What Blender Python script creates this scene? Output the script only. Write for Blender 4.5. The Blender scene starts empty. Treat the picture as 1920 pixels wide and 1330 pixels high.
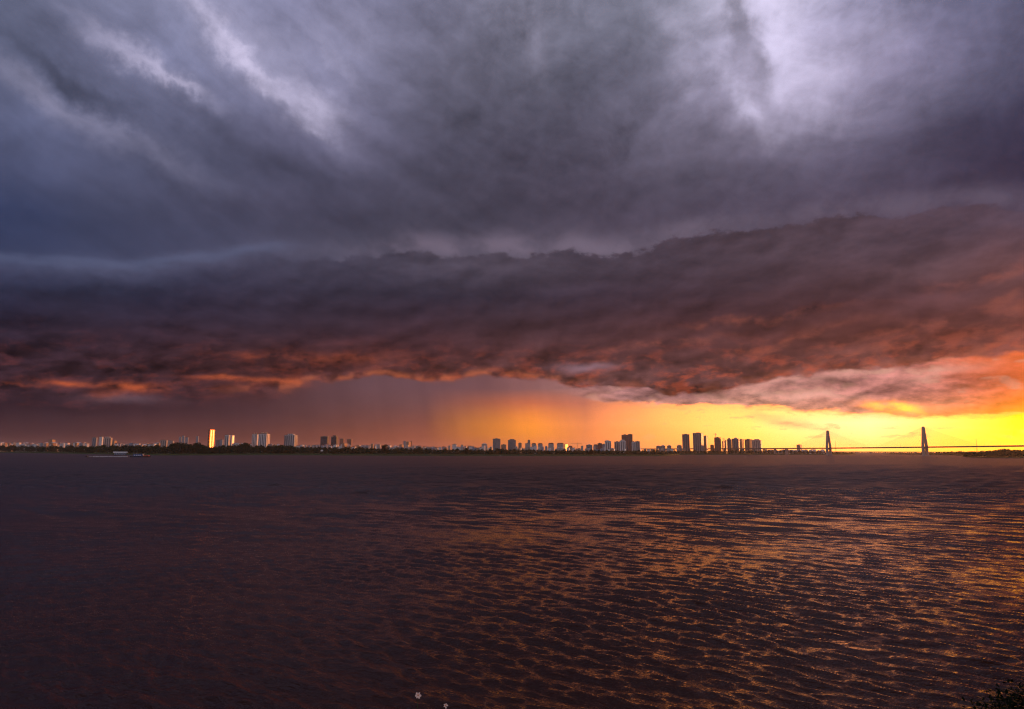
import bpy, bmesh, math, random
import numpy as np
from mathutils import Vector, Matrix, noise as mnoise
R = math.radians
scene = bpy.context.scene
COL = scene.collection
random.seed(7)

# ------------------------------------------------------------------ camera
F = 1274.0                      # focal length in pixels of the 1920 wide photograph
CAMH = 12.0
PITCH = R(8.086); ROLL = R(0.17)
cam_d = bpy.data.cameras.new('camera'); cam = bpy.data.objects.new('camera', cam_d); COL.objects.link(cam)
cam_d.lens = 36.0*F/1920.0; cam_d.sensor_width = 36.0; cam_d.sensor_fit = 'HORIZONTAL'
cam_d.clip_start = 0.1; cam_d.clip_end = 100000
RM = Matrix.Rotation(R(90)+PITCH, 4, 'X') @ Matrix.Rotation(ROLL, 4, 'Z')
cam.matrix_world = Matrix.Translation((0, 0, CAMH)) @ RM
scene.camera = cam
scene.render.resolution_x = 1024; scene.render.resolution_y = 709
scene.view_settings.view_transform = 'Standard'; scene.view_settings.look = 'None'
scene.cycles.use_denoising = True; scene.cycles.denoising_input_passes = 'RGB_ALBEDO_NORMAL'; scene.cycles.denoising_prefilter = 'FAST'; scene.cycles.filter_width = 1.15
scene.cycles.use_adaptive_sampling = True; scene.cycles.adaptive_threshold = 0.012
scene.cycles.sample_clamp_direct = 5.0; scene.cycles.sample_clamp_indirect = 0.8
scene.view_settings.gamma = 1; scene.view_settings.exposure = 0
R3 = RM.to_3x3()

def ray(px, py):
    return (R3 @ Vector(((px-960)/F, -(py-665)/F, -1))).normalized()
def azel(px, py):
    d = ray(px, py); return math.degrees(math.atan2(d.x, d.y)), math.degrees(math.asin(d.z))
R3I = R3.inverted()
def topx(az, el):
    d = Vector((math.sin(R(az))*math.cos(R(el)), math.cos(R(az))*math.cos(R(el)), math.sin(R(el))))
    c = R3I @ d
    if c.z > -0.05: c.z = -0.05
    return 960+F*c.x/(-c.z), 665-F*c.y/(-c.z)

# ------------------------------------------------------------------ sun
SUN_AZ, SUN_EL = 45.5, 2.4
sl = bpy.data.lights.new('sun', 'SUN'); so = bpy.data.objects.new('sun', sl); COL.objects.link(so)
sl.energy = 4.4; sl.angle = R(0.5); sl.color = (1.0, 0.32, 0.09)
sd = Vector((math.sin(R(SUN_AZ))*math.cos(R(SUN_EL)), math.cos(R(SUN_AZ))*math.cos(R(SUN_EL)), math.sin(R(SUN_EL))))
so.rotation_euler = sd.to_track_quat('Z', 'Y').to_euler()

# ------------------------------------------------------------------ node helper
class N:
    """tiny expression layer over shader math nodes"""
    tree = None
    def __init__(s, sock): s.s = sock
    @staticmethod
    def put(inp, v):
        if isinstance(v, N): N.tree.links.new(v.s, inp)
        else: inp.default_value = v
    @staticmethod
    def m(op, a, b=None, c=None, clamp=False):
        n = N.tree.nodes.new('ShaderNodeMath'); n.operation = op; n.use_clamp = clamp
        N.put(n.inputs[0], a)
        if b is not None: N.put(n.inputs[1], b)
        if c is not None: N.put(n.inputs[2], c)
        return N(n.outputs[0])
    def __add__(a, b): return N.m('ADD', a, b)
    __radd__ = __add__
    def __sub__(a, b): return N.m('SUBTRACT', a, b)
    def __rsub__(a, b): return N.m('SUBTRACT', b, a)
    def __mul__(a, b): return N.m('MULTIPLY', a, b)
    __rmul__ = __mul__
    def __truediv__(a, b): return N.m('DIVIDE', a, b)
    def __neg__(a): return N.m('MULTIPLY', a, -1.0)
def sstep(x, lo, hi, a=0.0, b=1.0):
    n = N.tree.nodes.new('ShaderNodeMapRange'); n.interpolation_type = 'SMOOTHSTEP'
    N.put(n.inputs[0], x); n.inputs[1].default_value = lo; n.inputs[2].default_value = hi
    n.inputs[3].default_value = a; n.inputs[4].default_value = b
    return N(n.outputs[0])
def lstep(x, lo, hi):
    n = N.tree.nodes.new('ShaderNodeMapRange'); n.clamp = True
    N.put(n.inputs[0], x); n.inputs[1].default_value = lo; n.inputs[2].default_value = hi
    return N(n.outputs[0])
def comb(x, y, z=0.0):
    n = N.tree.nodes.new('ShaderNodeCombineXYZ')
    N.put(n.inputs[0], x); N.put(n.inputs[1], y); N.put(n.inputs[2], z); return N(n.outputs[0])
def noise(v, scale, detail=5, rough=0.55, dist=0.0):
    n = N.tree.nodes.new('ShaderNodeTexNoise'); n.noise_dimensions = '3D'
    N.tree.links.new(v.s, n.inputs['Vector']); n.inputs['Scale'].default_value = scale
    n.inputs['Detail'].default_value = detail; n.inputs['Roughness'].default_value = rough
    n.inputs['Distortion'].default_value = dist
    return N(n.outputs[0])
def mixc(f, a, b, mode='MIX'):
    n = N.tree.nodes.new('ShaderNodeMix'); n.data_type = 'RGBA'; n.blend_type = mode
    N.put(n.inputs[0], f)
    for i, v in ((6, a), (7, b)):
        if isinstance(v, N): N.tree.links.new(v.s, n.inputs[i])
        else: n.inputs[i].default_value = (*v, 1) if len(v) == 3 else v
    return N(n.outputs[2])
def scalec(c, k):
    n = N.tree.nodes.new('ShaderNodeVectorMath'); n.operation = 'SCALE'
    N.tree.links.new(c.s, n.inputs[0]); N.put(n.inputs['Scale'], k); return N(n.outputs[0])
def lin(c, hdr=True):
    # the photograph clips its brightest warm sky to yellow: the light itself is orange and brighter
    L = list(_lin(c))
    if hdr and c[0] >= 244:
        k = min(1.0, max(0.0, (c[1]-150)/95.0)); L[0] *= 1+2.4*k*(1.0 if c[2] < 200 else 0.8)
        L[1] *= 1+0.12*k
    return tuple(L)
def _lin(c):
    return tuple((v/255/12.92 if v/255 <= 0.04045 else ((v/255+0.055)/1.055)**2.4) for v in c)
def curve(x, pts, lo, hi):
    """piecewise profile (x, value); x in [lo, hi]; value range packed to 0..1"""
    vals = [p[1] for p in pts]; vmin, vmax = min(vals)-0.01, max(vals)+0.01
    n = N.tree.nodes.new('ShaderNodeFloatCurve')
    c = n.mapping.curves[0]
    pts = sorted(pts)
    P = [((p[0]-lo)/(hi-lo), (p[1]-vmin)/(vmax-vmin)) for p in pts]
    c.points[0].location = P[0]; c.points[1].location = P[-1]
    for p in P[1:-1]: c.points.new(*p)
    n.mapping.update()
    N.put(n.inputs['Value'], lstep(x, lo, hi))
    return N(n.outputs[0])*(vmax-vmin)+vmin

# ------------------------------------------------------------------ world: evening sky under a shelf cloud
world = bpy.data.worlds.new('World'); scene.world = world; world.use_nodes = True
N.tree = world.node_tree; N.tree.nodes.clear()
tc = N.tree.nodes.new('ShaderNodeTexCoord'); sep = N.tree.nodes.new('ShaderNodeSeparateXYZ')
N.tree.links.new(tc.outputs['Generated'], sep.inputs[0])
dx, dy, dz = N(sep.outputs[0]), N(sep.outputs[1]), N(sep.outputs[2])
az = N.m('ARCTAN2', dx, dy)*57.29578
el = N.m('ARCSINE', dz)*57.29578
zk = N.m('MAXIMUM', dz, 0.0)+0.10
PL = comb(dx/zk, dy/zk)                    # cloud deck plane seen in perspective
AE = comb(az*0.1, el*0.1)                  # plain direction coordinates, 10 degrees to the unit
AEs = comb(az*0.1, el*0.32, 3.0)           # flattened
w1 = noise(AE, 1.3, 5, 0.55)-0.5
w2 = noise(comb(az*0.1+7.3, el*0.1, 5.1), 1.3, 5, 0.55)-0.5
wl = noise(AEs, 1.6, 6, 0.6)-0.5
w3 = noise(comb(az*0.1, el*0.1, 12.0), 5.0, 5, 0.6)-0.5
w4 = noise(comb(az*0.1, el*0.1, 17.0), 5.0, 5, 0.6)-0.5

XS = [0, 160, 320, 480, 640, 800, 960, 1120, 1280, 1440, 1600, 1760, 1920, 2100]
AZ0, AZ1 = -42.0, 54.0
AZG = [AZ0 + (AZ1-AZ0)*i/22 for i in range(23)]
def table(Y, rows, k=0.5):
    # one more column at 885 so that the rain light starts where it does in the sky
    rows = [r[:6]+[tuple(a*(1-k)+b*k for a, b in zip(r[5], r[6]))]+r[6:] for r in rows]
    T = np.array([[lin(c) for c in r] for r in rows]); return np.array(Y, float), T
XS.insert(6, 885)
def sample(tab, px, py):
    Y, T = tab
    fx = np.interp(px, XS, range(len(XS))); fy = np.interp(py, Y, range(len(Y)))
    i, j = min(int(fx), len(XS)-2), min(int(fy), len(Y)-2); u, v = fx-i, fy-j
    return ((T[j, i]*(1-u)+T[j, i+1]*u)*(1-v)+(T[j+1, i]*(1-u)+T[j+1, i+1]*u)*v)
def painted(tab, els, a, e, interp='B_SPLINE'):
    """colour field over azimuth x elevation: a ramp per elevation, blended"""
    t = lstep(a, AZ0, AZ1); cur = None
    for k, E in enumerate(els):
        r = N.tree.nodes.new('ShaderNodeValToRGB'); N.tree.links.new(t.s, r.inputs[0])
        cr = r.color_ramp; cr.interpolation = interp
        for i, A in enumerate(AZG):
            c = sample(tab, *topx(A, E))
            if i < 2: el_ = cr.elements[i]; el_.position = i/22
            else: el_ = cr.elements.new(i/22)
            el_.color = (*[float(q) for q in c], 1)
        c = N(r.outputs[0])
        cur = c if cur is None else mixc(lstep(e, els[k-1], E), cur, c)
    return cur

# upper cloud deck, from the top of the frame down to the shelf edge
UP = table([0, 80, 160, 240, 320, 400, 470, 540], [
 [(95,100,125),(112,114,142),(150,152,186),(142,142,176),(122,122,152),(122,121,146),(140,138,160),(122,122,142),(132,132,152),(226,218,247),(135,132,160),(118,117,148),(82,82,107),(75,75,98)],
 [(78,83,108),(100,102,130),(126,128,160),(136,136,168),(128,128,158),(110,108,131),(115,114,134),(100,100,118),(122,120,140),(212,203,236),(165,156,190),(125,120,150),(88,86,113),(78,76,100)],
 [(94,98,125),(84,88,113),(128,130,164),(120,120,150),(138,136,168),(104,102,122),(94,92,110),(95,93,112),(118,114,135),(184,174,204),(148,140,168),(110,106,132),(74,72,98),(66,64,90)],
 [(88,93,124),(92,96,127),(90,92,119),(98,98,126),(122,119,150),(86,84,104),(80,77,95),(86,82,100),(118,112,134),(134,126,150),(114,107,131),(84,79,104),(57,52,78),(50,46,70)],
 [(68,74,105),(84,87,116),(80,82,107),(78,78,102),(80,78,100),(74,71,89),(75,70,87),(76,71,88),(88,82,100),(94,87,107),(82,75,97),(64,58,80),(54,47,68),(48,42,62)],
 [(50,59,92),(60,65,92),(71,71,95),(72,70,92),(71,68,88),(67,64,81),(71,66,83),(76,68,86),(78,70,88),(80,71,90),(82,71,90),(80,68,88),(74,62,83),(66,56,76)],
 [(54,62,93),(60,66,94),(70,73,100),(74,74,98),(80,78,98),(84,79,97),(88,81,99),(92,83,100),(92,82,98),(94,82,98),(94,80,96),(94,78,96),(90,76,94),(80,68,84)],
 [(54,60,90),(62,66,94),(72,74,100),(76,74,98),(82,79,99),(86,80,98),(92,84,100),(94,84,100),(94,82,98),(94,82,98),(94,80,96),(94,78,96),(90,76,94),(80,68,84)]])
# the long dark shelf cloud
MID = table([400, 460, 500, 560, 620, 670, 715, 760], [
 [(58,62,88),(58,62,88),(66,68,92),(72,70,92),(78,74,92),(82,76,92),(84,76,90),(82,72,86),(76,66,82),(78,66,80),(80,66,80),(78,64,80),(84,68,84),(80,66,80)],
 [(56,60,86),(56,60,84),(62,62,86),(68,66,86),(76,70,88),(82,75,90),(84,75,89),(78,68,82),(76,64,78),(80,66,78),(82,66,78),(84,66,78),(94,72,82),(90,70,76)],
 [(54,57,82),(52,55,78),(56,57,80),(61,59,80),(68,64,83),(76,69,85),(78,69,83),(72,62,76),(74,61,73),(78,61,71),(84,63,72),(96,72,80),(120,78,80),(120,72,66)],
 [(40,40,62),(42,42,62),(45,42,62),(54,48,66),(52,46,62),(50,44,60),(54,46,60),(60,47,60),(66,49,60),(72,51,60),(84,58,66),(98,66,73),(106,68,70),(115,68,60)],
 [(44,36,52),(53,40,54),(51,39,53),(55,41,53),(60,43,54),(66,45,54),(66,46,53),(74,49,55),(82,52,56),(92,57,59),(106,62,60),(118,67,62),(130,73,67),(145,78,60)],
 [(54,37,48),(57,38,48),(62,39,47),(74,44,47),(84,47,48),(80,47,50),(84,51,53),(90,56,58),(92,58,60),(102,62,61),(114,67,63),(126,73,68),(164,96,88),(195,98,60)],
 [(60,38,48),(60,40,50),(60,38,46),(78,44,46),(86,50,52),(92,56,56),(104,66,66),(104,68,68),(98,63,64),(120,76,74),(150,96,92),(172,108,98),(200,112,92),(220,110,60)],
 [(58,38,48),(60,40,50),(60,38,46),(76,44,48),(88,54,56),(98,62,64),(110,70,70),(110,72,72),(110,70,70),(130,84,80),(160,100,94),(180,112,98),(206,112,88),(225,110,50)]])
MID[1][:, -1] = MID[1][:, -2]*0.95
MID[1][3:6, -5:] *= 0.80; MID[1][2, -3:] *= 0.85
# clear slot and rain light above the horizon
LOW = table([690, 730, 760, 790, 815, 845], [
 [(55,38,52),(56,41,55),(58,37,46),(80,46,48),(100,72,80),(106,74,82),(118,80,84),(150,105,108),(170,125,125),(205,150,130),(215,150,130),(225,140,110),(225,110,60),(240,110,20)],
 [(42,29,43),(46,32,45),(50,33,44),(74,44,48),(98,69,76),(107,74,80),(130,84,84),(168,118,114),(190,142,128),(232,170,120),(235,165,120),(235,150,90),(235,115,30),(250,130,0)],
 [(42,28,40),(46,31,43),(54,35,45),(70,46,53),(97,64,67),(113,74,75),(214,112,66),(196,114,92),(245,205,112),(255,238,125),(255,225,120),(252,200,70),(250,170,0),(255,170,0)],
 [(61,38,46),(65,42,50),(76,46,50),(84,52,56),(104,64,61),(128,75,67),(255,156,44),(236,138,92),(252,210,108),(255,250,135),(255,255,196),(255,253,130),(255,240,0),(255,215,0)],
 [(67,40,46),(73,44,48),(86,50,49),(94,54,51),(118,66,56),(146,80,62),(255,150,38),(240,136,82),(250,198,96),(255,246,118),(255,255,176),(255,252,110),(255,246,0),(255,225,0)],
 [(84,50,50),(92,50,50),(98,54,50),(112,58,49),(128,68,53),(155,80,59),(226,118,62),(242,138,80),(250,176,78),(255,238,98),(255,246,112),(255,240,60),(255,236,0),(255,220,0)]], 0.34)
PINK = table([680, 715, 745, 770, 790], [
 [(120,80,80)]*7+[(140,95,95),(130,88,90),(160,106,104),(172,112,108),(186,114,104),(196,110,92),(210,100,60)],
 [(150,100,100)]*7+[(150,104,106),(140,95,98),(178,120,114),(178,118,114),(192,118,106),(214,112,84),(225,100,40)],
 [(165,112,108)]*7+[(168,118,114),(160,110,108),(208,146,128),(196,130,122),(206,124,106),(232,112,64),(240,100,20)],
 [(195,130,110)]*7+[(200,130,108),(204,140,116),(222,152,122),(216,140,116),(232,136,96),(244,110,20),(250,110,0)],
 [(215,150,110)]*7+[(220,150,110),(228,165,115),(240,176,120),(235,160,110),(245,160,70),(250,130,0),(250,130,0)]])

upc = painted(UP, [8, 10.5, 13, 16, 19, 22, 25, 28, 31, 34, 38], az+w1*3.2, el+w2*3.0)
lw = noise(AEs, 2.2, 6, 0.62)-0.5
midc = painted(MID, [2.5, 4, 5.2, 6.6, 8, 9.6, 11.2, 13, 15.5], az+w1*2.5, el+w2*0.9+lw*1.3, 'LINEAR')
lowc = painted(LOW, [0, 0.7, 1.4, 2.2, 3.0, 4.0, 5.2, 7.0], az+w1*1.6, el+lw*0.35, 'LINEAR')
pinkc = painted(PINK, [1.8, 2.6, 3.4, 4.4, 5.6], az+w1*2.0, el+lw*0.8, 'LINEAR')

# cloud structure
def relief(v, scale, d, detail=7, rough=0.6):
    """light one side of the billows by differencing shifted noise"""
    n0 = noise(v, scale, detail, rough)
    mv = N.tree.nodes.new('ShaderNodeVectorMath'); mv.operation = 'ADD'
    N.tree.links.new(v.s, mv.inputs[0]); mv.inputs[1].default_value = d
    return n0, n0-noise(N(mv.outputs[0]), scale, detail, rough)
# streaky texture of the upper deck: long fibres running down to the right
sx = (az*0.1)*0.90+(el*0.1)*(-0.44)
sy = (az*0.1)*0.44+(el*0.1)*0.90
FIB = comb(sx*0.55+w1*0.35, sy*1.9+w2*0.55, 1.7)
fib = noise(FIB, 2.1, 4, 0.52)-0.5
puff, prel = relief(comb(az*0.1+w2*0.5, el*0.13+w1*0.3, 8.8), 2.3, (0.05, -0.09, 0), 6, 0.56)
leftw = sstep(az, -6, 16, 1.0, 0.25)
upmod = 1.0+fib*leftw*0.95*sstep(el, 9, 20)+(puff-0.5)*0.42+prel*1.1*sstep(el, 12, 26)*sstep(az, -20, 8, 0.35, 1.0)
upc = scalec(upc, upmod*0.97)
def stroke(px, py, L, W, ang, amp, warp=1.0):
    """elongated soft patch; sizes in photograph pixels, stored as directions"""
    A, E = azel(px, py); c, s = math.cos(R(ang)), math.sin(R(ang))
    k = math.degrees(1/F)*0.88
    u = az+(w1*5.0+w3*2.2)*warp-A; v = el+(w2*5.0+w4*2.2)*warp-E
    p = (u*c-v*s)/(L*k); q = (u*s+v*c)/(W*k)
    return N.m('EXPONENT', -(p*p+q*q))*amp
st = None
for a in [(400,55,110,16,26,.42),(470,110,80,13,28,.28),(270,110,105,17,20,.36),(340,155,50,8,18,.28),(595,190,62,42,22,.55),(470,80,190,52,28,.20),(640,40,120,60,10,.12),(590,235,30,10,16,.25),(500,150,120,14,26,.18),
          (130,205,190,24,16,.16),(1455,40,50,95,0,.8),(1490,120,95,65,10,.5),(1372,170,62,17,52,.42),(1345,110,16,22,30,.22),
          (1400,205,50,26,40,.30),(1540,190,60,50,0,.22),(1000,60,34,50,-10,.12),(1265,40,50,22,40,.22),(1290,130,34,26,50,.2),
          (1440,250,60,28,20,.18),(640,110,80,14,30,.12),(330,5,90,26,25,.24),(1650,60,60,40,-20,.12)]:
    x = stroke(*a); st = x if st is None else st+x
st = st*N.m('MAXIMUM', 0.85+(puff-0.5)*1.5+fib*1.0, 0.0)
dk = None
for a in [(1385,35,26,70,8,.5),(1415,130,22,38,-20,.40),(1060,190,160,60,25,.16),(200,190,170,20,22,.24),(400,225,160,22,22,.18),(90,110,150,20,20,.2),
          (1190,50,50,110,-8,.12),(880,190,60,100,20,.14),(1320,250,40,30,0,.18),(1860,260,130,40,-20,.2),(1620,110,26,30,-30,.15)]:
    x = stroke(*a); dk = x if dk is None else dk+x
upc = mixc(N.m('MINIMUM', st, 0.92), upc, lin((226,217,248)))
upc = scalec(upc, 1.0-N.m('MINIMUM', dk, 0.8))

# shelf cloud: top edge (crisp, ragged), lit undersides
def edge(pts):
    out = []
    for x, y in pts: out.append(azel(x, y))
    out.sort(); out = [(AZ0, out[0][1])]+out+[(AZ1, out[-1][1])]
    return curve(az, out, AZ0, AZ1)
top_e = edge([(0,512),(120,518),(230,522),(330,512),(420,500),(520,482),(610,486),(700,478),(790,470),(860,478),(940,470),(1000,476),(1070,469),(1140,481),(1220,462),(1300,440),(1380,428),(1470,424),(1560,404),(1660,402),(1760,392),(1840,380),(1920,392)])
fine = noise(comb(az*0.1, el*0.16, 2.2), 9.0, 7, 0.6)-0.5
fine2 = noise(comb(az*0.1, el*0.2, 4.4), 3.9, 4, 0.5)-0.5
dtop = top_e-el+fine*1.7+fine2*1.3           # >0 inside the shelf
crisp = sstep(noise(comb(az*0.1, 0.0, 9.0), 1.1, 2, .5), .38, .6)
mtop_a = sstep(dtop, -0.08, 0.34); mtop_b = sstep(dtop, -1.4, 1.6)
edgew = sstep(az, -22, -14)*0.8
mtop = mtop_a*edgew+mtop_b*(1.0-edgew)
# pale band riding on the shelf top
hb = el-top_e
band = N.m('EXPONENT', -(hb-0.45)*(hb-0.45)*1.0)*(sstep(az, -19, -4)*sstep(az, 10, 20, 1.0, 0.35)+0.18)*(0.55+puff*0.7)
upc = mixc(N.m('MINIMUM', band*0.62*sstep(puff, .35, .6, .35, 1.0), 0.8), upc, lin((122,109,127)))
b2 = hb-0.9+wl*2.5
upc = mixc(N.m('EXPONENT', -b2*b2*3.2)*sstep(az, -22, -16, 0.36, 0.0), upc, lin((100,108,140)))

# billows of the shelf
MP = comb(az*0.1+w1*0.4, el*0.21+w2*0.35+az*(-0.009), 6.0)
mb, mrel = relief(MP, 1.9, (0.05, -0.13, 0), 5, 0.54)
lump = noise(comb(az*0.1+w2*0.3, el*0.2-az*0.008+w1*0.3, 61.0), 5.5, 6, 0.58)-0.5
mid_t = scalec(midc, 0.95+(mb-0.5)*0.75*sstep(el, 5, 13, 1.2, 0.6)+lump*sstep(el, 5, 11, 1.15, 0.12)+mrel*2.2*sstep(el, 4, 12, 1.2, 0.6))
# sunlit folds under the cloud
fold = noise(comb(az*0.1+w1*0.5, el*0.28+lw*0.4-az*0.016, 11.0), 2.6, 7, 0.6)
ridge = 1.0-N.m('ABSOLUTE', fold-0.5)*11.0
ridge = N.m('MAXIMUM', ridge, 0.0)
lowness = sstep(el, 4.0, 10.0, 1.0, 0.0)
fstr = sstep(az, -30, 25, 0.12, 0.78)
mid_t = mixc(ridge*lowness*fstr*sstep(lump, -.08, .12), mid_t, lin((198,86,54)))
dfold = sstep(noise(comb(az*0.1+w2*0.5, el*0.26-az*0.014, 15.0), 3.2, 7, 0.58), 0.46, 0.60)
mid_t = scalec(mid_t, 1.0-dfold*lowness*0.48)
# named bright folds: long orange undersides at the left, pink flank at the right edge
og = None
for a in [(130,719,55,5,0,.65,.15),(20,722,45,4,0,.6,.15),(210,722,50,6,0,.4,.15),(265,728,45,9,-3,.6,.15),(195,740,30,8,4,.4,.15),(470,713,80,5,1,.6,.15),(560,722,45,8,6,.7,.2),(420,708,60,4,0,.4,.2),(655,668,110,11,0,.35,.5),
          (690,712,90,8,-2,.4,.4),(770,720,90,8,4,.42,.4),(860,716,70,7,0,.4,.4),(470,668,80,6,0,.25,.5)]:
    x = stroke(*a); og = x if og is None else og+x
og = og*N.m('MAXIMUM', 0.5+(mb-0.5)*2.2+lump*3.0, 0.0)
mid_t = mixc(N.m('MINIMUM', og, .9), mid_t, lin((186,88,54)))
pg = None
for a in [(1880,508,60,12,-8,.26,.9),(1790,530,50,8,-8,.2,.9),(1420,602,150,7,-3,.38,.6),(1250,650,120,7,-5,.4,.6),(1480,640,120,8,-12,.34,.6),(1750,600,140,9,-14,.4,.6),(1640,660,120,8,-10,.4,.6),(1880,590,80,14,-10,.4,.6),(1100,688,60,9,0,.35,.6),(1850,640,100,9,-12,.4,.6)]:
    x = stroke(*a); pg = x if pg is None else pg+x
mid_t = mixc(N.m('MINIMUM', pg*N.m('MAXIMUM', 0.45+(mb-.5)*2+lump*3.5, 0.0), .8), mid_t, lin((172,92,72)))
lv = stroke(1100, 690, 60, 9, 4, .6, .3)+stroke(255, 748, 70, 8, 0, .35, .3)
mid_t = mixc(lv, mid_t, lin((150,120,135)))

# cloud base
bot_e = edge([(0,752),(150,756),(300,752),(420,742),(540,736),(580,724),(640,720),(700,712),(760,713),(820,722),(870,716),(930,708),(1000,714),(1060,722),(1130,728),(1200,732),(1280,744),(1340,736),(1400,724),(1480,708),(1580,696),(1700,690),(1800,676),(1920,664)])
scal = noise(comb(az*0.1, el*0.2, 21.0), 3.2, 6, 0.55)-0.5
dbot = el-bot_e+scal*1.3+fine2*0.9+fine*0.5
mb_l = sstep(dbot, -1.1, 1.3); mb_r = sstep(dbot, -0.10, 0.34)
bw = sstep(az, -20, -13)
mbot = mb_r*bw+mb_l*(1.0-bw)
# orange rim along the base where it is crisp
rim = N.m('EXPONENT', -(dbot-0.38)*(dbot-0.38)*7.0)*sstep(az, -26, -18)*sstep(az, 2, 14, 1.0, 0.45)*(0.4+mb)
mid_t = mixc(N.m('MINIMUM', rim*0.5*sstep(noise(comb(az*0.1,el*0.1,51.0),5.0,3,.5),.38,.6), .8), mid_t, lin((200,106,72)))

# pink broken clouds under the shelf on the right
pk_e = edge([(0,700),(900,712),(1040,735),(1110,752),(1200,760),(1300,764),(1400,766),(1480,772),(1560,777),(1650,781),(1740,784),(1820,786),(1920,776)])
pn, prl = relief(comb(az*0.1, el*0.24, 31.0), 3.9, (-0.02, 0.06, 0), 7, 0.55)
dpk = el-pk_e+(noise(comb(az*0.1, el*0.26, 33.0), 4.0, 7, 0.6)-0.5)*1.5
mpk = sstep(dpk, -0.12, 0.30)*sstep(az+w1*6.0, 2.0, 10.0)
pk = scalec(pinkc, 1.0+(pn-0.5)*1.0-prl*3.6)
pk = mixc(sstep(az+el*1.2, 36.5, 45)*0.65, pk, lin((244,106,26), False))
pk = mixc(sstep(pn, .54, .66)*0.35, pk, lin((235,175,150)))
pkd = None
for a in [(1320,736,48,9,2,.6,.5),(1570,714,60,9,6,.5,.6),(1230,752,50,6,0,.4,.6),(1700,728,50,8,0,.4,.6),(1840,712,60,10,-6,.4,.6),(1450,748,50,7,6,.4,.6),(1620,765,60,6,0,.35,.6)]:
    x = stroke(*a); pkd = x if pkd is None else pkd+x
pkl = None
for a in [(1470,706,70,7,-8,.5,.5),(1500,742,40,8,4,.5,.6),(1330,716,34,6,0,.35,.6),(1600,700,80,8,-6,.4,.6),(1770,690,70,9,-8,.4,.6),(1420,730,30,8,0,.5,.6),(1560,740,60,8,2,.4,.6)]:
    x = stroke(*a); pkl = x if pkl is None else pkl+x
pk = scalec(pk, 1.0-N.m('MINIMUM', pkd*(pn*1.6), .6))
pk = mixc(N.m('MINIMUM', pkl*(pn*1.8), .7), pk, lin((238,176,158)))
prim = N.m('EXPONENT', -(dpk-0.12)*(dpk-0.12)*55.0)*sstep(az, 8, 14)
pk = mixc(N.m('MINIMUM', prim*0.6, .7), pk, lin((255,214,110)))
# rain shafts: faint vertical streaks in the slot
rs = noise(comb(az*0.1+el*0.02, el*0.012, 40.0), 7.0, 4, 0.5)-0.5
low_t = scalec(lowc, 1.0+rs*0.34*sstep(az, 3, 10, 1.0, 0.0)+(noise(AEs, 3.0, 5, .55)-.5)*0.16)
# loose scraps in the bright slot
sc = noise(comb(az*0.1, el*0.34, 44.0), 4.6, 7, 0.6)
scm = sstep(sc, .56, .66)*sstep(el, .6, 1.4)*sstep(az, 6, 14)*0.5
low_t = mixc(scm, low_t, lin((238,176,116)))
for a in [(1480,795,60,9,14,.75,.25),(1430,776,50,8,8,.5,.25),(1790,803,50,3,2,.3,.1),(1700,772,60,6,-4,.4,.3)]:
    x = stroke(*a); low_t = mixc(N.m('MINIMUM', x*(sc*1.5), .8), low_t, lin((232,170,118)))

sky = mixc(mpk, low_t, pk)
for a in [(1685,762,42,10,8,.9,.3),(1655,758,26,5,0,.6,.3),(1720,768,20,6,20,.6,.3)]:
    sky = mixc(N.m('MINIMUM', N.m('MAXIMUM', stroke(*a)*(pn*5.0-1.7), 0.0), .9), sky, lin((255,232,90)))
sky = mixc(mbot, sky, mid_t)
sky = mixc(mtop, upc, sky)        # mtop = 1 inside/below the shelf top
# the glow round the hidden sun, just off to the right of the frame
ga = (az-SUN_AZ)*0.12; ge = (el-1.4)*0.55
glow = N.m('EXPONENT', -(ga*ga+ge*ge))
sky = mixc(N.m('MINIMUM', glow*1.0, 1.0), sky, (4.2, 1.5, 0.01))
# the sky behind the camera: pale storm deck over clear evening air (Nishita)
nis = N.tree.nodes.new('ShaderNodeTexSky'); nis.sky_type = 'NISHITA'; nis.sun_disc = False
nis.sun_elevation = R(SUN_EL); nis.sun_rotation = R(SUN_AZ); nis.altitude = 10
nisc = scalec(N(nis.outputs[0]), 0.10)
back = mixc(0.75, nisc, scalec(comb(0.44, 0.40, 0.52), 0.75+puff*0.5))
bm_ = N.m('MAXIMUM', sstep(N.m('ABSOLUTE', az-4.0), 52, 92), sstep(el, 42, 62))
sky = mixc(bm_, sky, back)
sky = mixc(sstep(el, -3.0, -0.3, 1.0, 0.0), sky, (0.05, 0.03, 0.03))
bg = N.tree.nodes.new('ShaderNodeBackground'); N.tree.links.new(sky.s, bg.inputs[0]); bg.inputs[1].default_value = 1.0
wo = N.tree.nodes.new('ShaderNodeOutputWorld'); N.tree.links.new(bg.outputs[0], wo.inputs[0])
world.cycles.sampling_method = 'MANUAL'; world.cycles.sample_map_resolution = 512
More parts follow.
